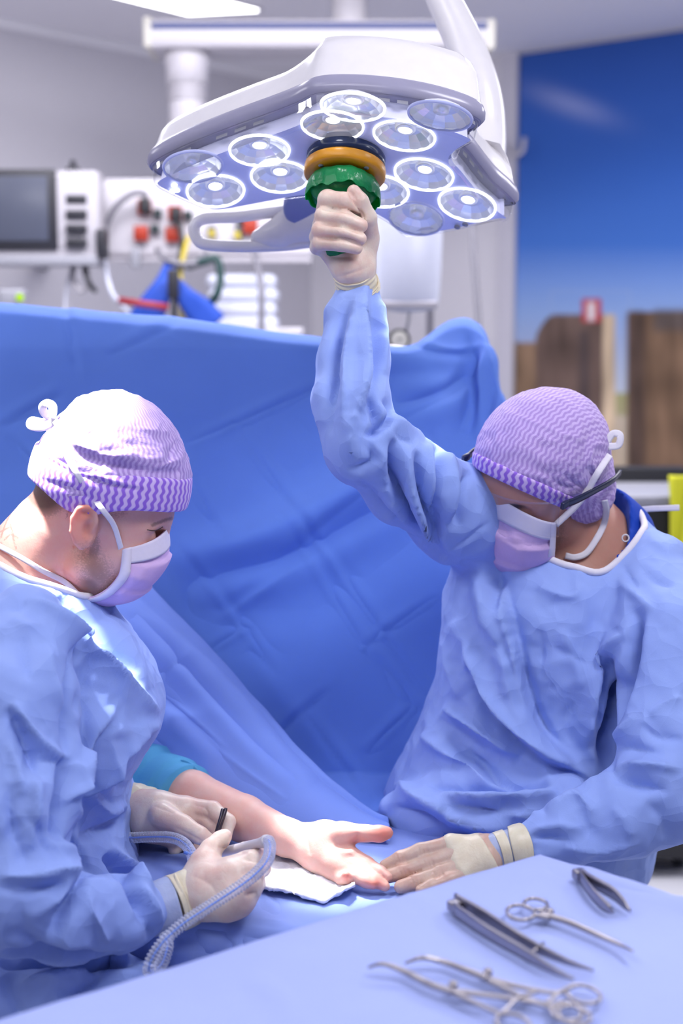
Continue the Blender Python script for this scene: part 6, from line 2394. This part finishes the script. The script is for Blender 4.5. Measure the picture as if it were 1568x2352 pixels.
w = bpy.data.worlds.new('world')
SC.world = w
w.use_nodes = True
bg = w.node_tree.nodes.get('Background') or w.node_tree.nodes.new('ShaderNodeBackground')
bg.inputs[0].default_value = (0.74, 0.78, 1.0, 1)
bg.inputs[1].default_value = 0.27


def area(name, loc, target, size, energy, color=(1, 1, 1)):
    ld = bpy.data.lights.new(name, 'AREA')
    ld.shape = 'RECTANGLE'
    ld.size, ld.size_y = size
    ld.energy = energy
    ld.color = color
    o = bpy.data.objects.new(name, ld)
    COL.objects.link(o)
    o.location = loc
    o.rotation_euler = (Vector(target) - Vector(loc)).to_track_quat('-Z', 'Y').to_euler()
    return o


def spot(name, loc, target, energy, deg, blend, radius, color=(1, 1, 1)):
    ld = bpy.data.lights.new(name, 'SPOT')
    ld.energy = energy
    ld.spot_size = math.radians(deg)
    ld.spot_blend = blend
    ld.shadow_soft_size = radius
    ld.color = color
    o = bpy.data.objects.new(name, ld)
    COL.objects.link(o)
    o.location = loc
    o.rotation_euler = (Vector(target) - Vector(loc)).to_track_quat('-Z', 'Y').to_euler()
    return o


FILLC = (0.95, 0.94, 1.0)  # tint of the unseen fill lights added under the ceiling
area('fill_front', (0.75, 1.15, ZC - 0.05), (0.2, 1.9, 0.8), (0.6, 0.6), 27, FILLC)  # added front fill, no fixture modelled for it
area('fill_middle', (-0.55, 0.4, ZC - 0.05), (-0.2, 1.6, 0.8), (1.2, 0.6), 18, FILLC)  # unseen fill added to lift the lower left sleeve
area('fill_back', (-0.1, 3.6, ZC - 0.03), (-0.1, 3.9, 0), (2.2, 0.6), 82, FILLC)  # unseen fill added to brighten the back of the room
area('fill_right', (1.9, 3.2, ZC - 0.05), (1.6, 3.4, 0), (0.6, 1.4), 42, FILLC)  # added fill for the right background, out of view
area('fill_left', (-1.9, 2.6, ZC - 0.05), (-1.5, 3.2, 0), (0.6, 1.4), 22, FILLC)  # added fill for the left background, out of view

area('fill_side', (-0.9, 1.5, ZC - 0.05), (-0.6, 2.2, 0.9), (0.6, 1.2), 8, FILLC)  # unseen fill added for the left drape and left surgeon
TGT = P(770, 1965, 1.82)
for k, q in enumerate(LENS_POS):
    if k in (3, 4, 5):
        continue    # these three shine onto the raised arm
    spot('surgical_lamp_beam', q, TGT, 60.0, 11.5, 0.95, 0.03, (0.97, 0.97, 1.0))
spot('second_surgical_lamp', P(-260, -150, 1.70), P(205, 1170, 1.83), 330, 16, 0.5, 0.05, (0.97, 0.97, 1.0))

vs = SC.view_settings
SC.display_settings.display_device = 'sRGB'
vs.view_transform = 'Standard'
vs.look = 'None'
vs.gamma = 1.0
vs.use_curve_mapping = False
vs.exposure = -0.12
SC.cycles.use_denoising = True
SC.cycles.max_bounces = 6
SC.cycles.use_adaptive_sampling = True
SC.cycles.adaptive_threshold = 0.04
SC.cycles.transparent_max_bounces = 16
SC.cycles.sample_clamp_indirect = 6.0
SC.cycles.caustics_reflective = False
SC.cycles.caustics_refractive = False
SC.cycles.diffuse_bounces = 3
SC.cycles.glossy_bounces = 3
SC.cycles.transmission_bounces = 4
SC.cycles.adaptive_min_samples = 16
SC.cycles.adaptive_threshold = 0.06
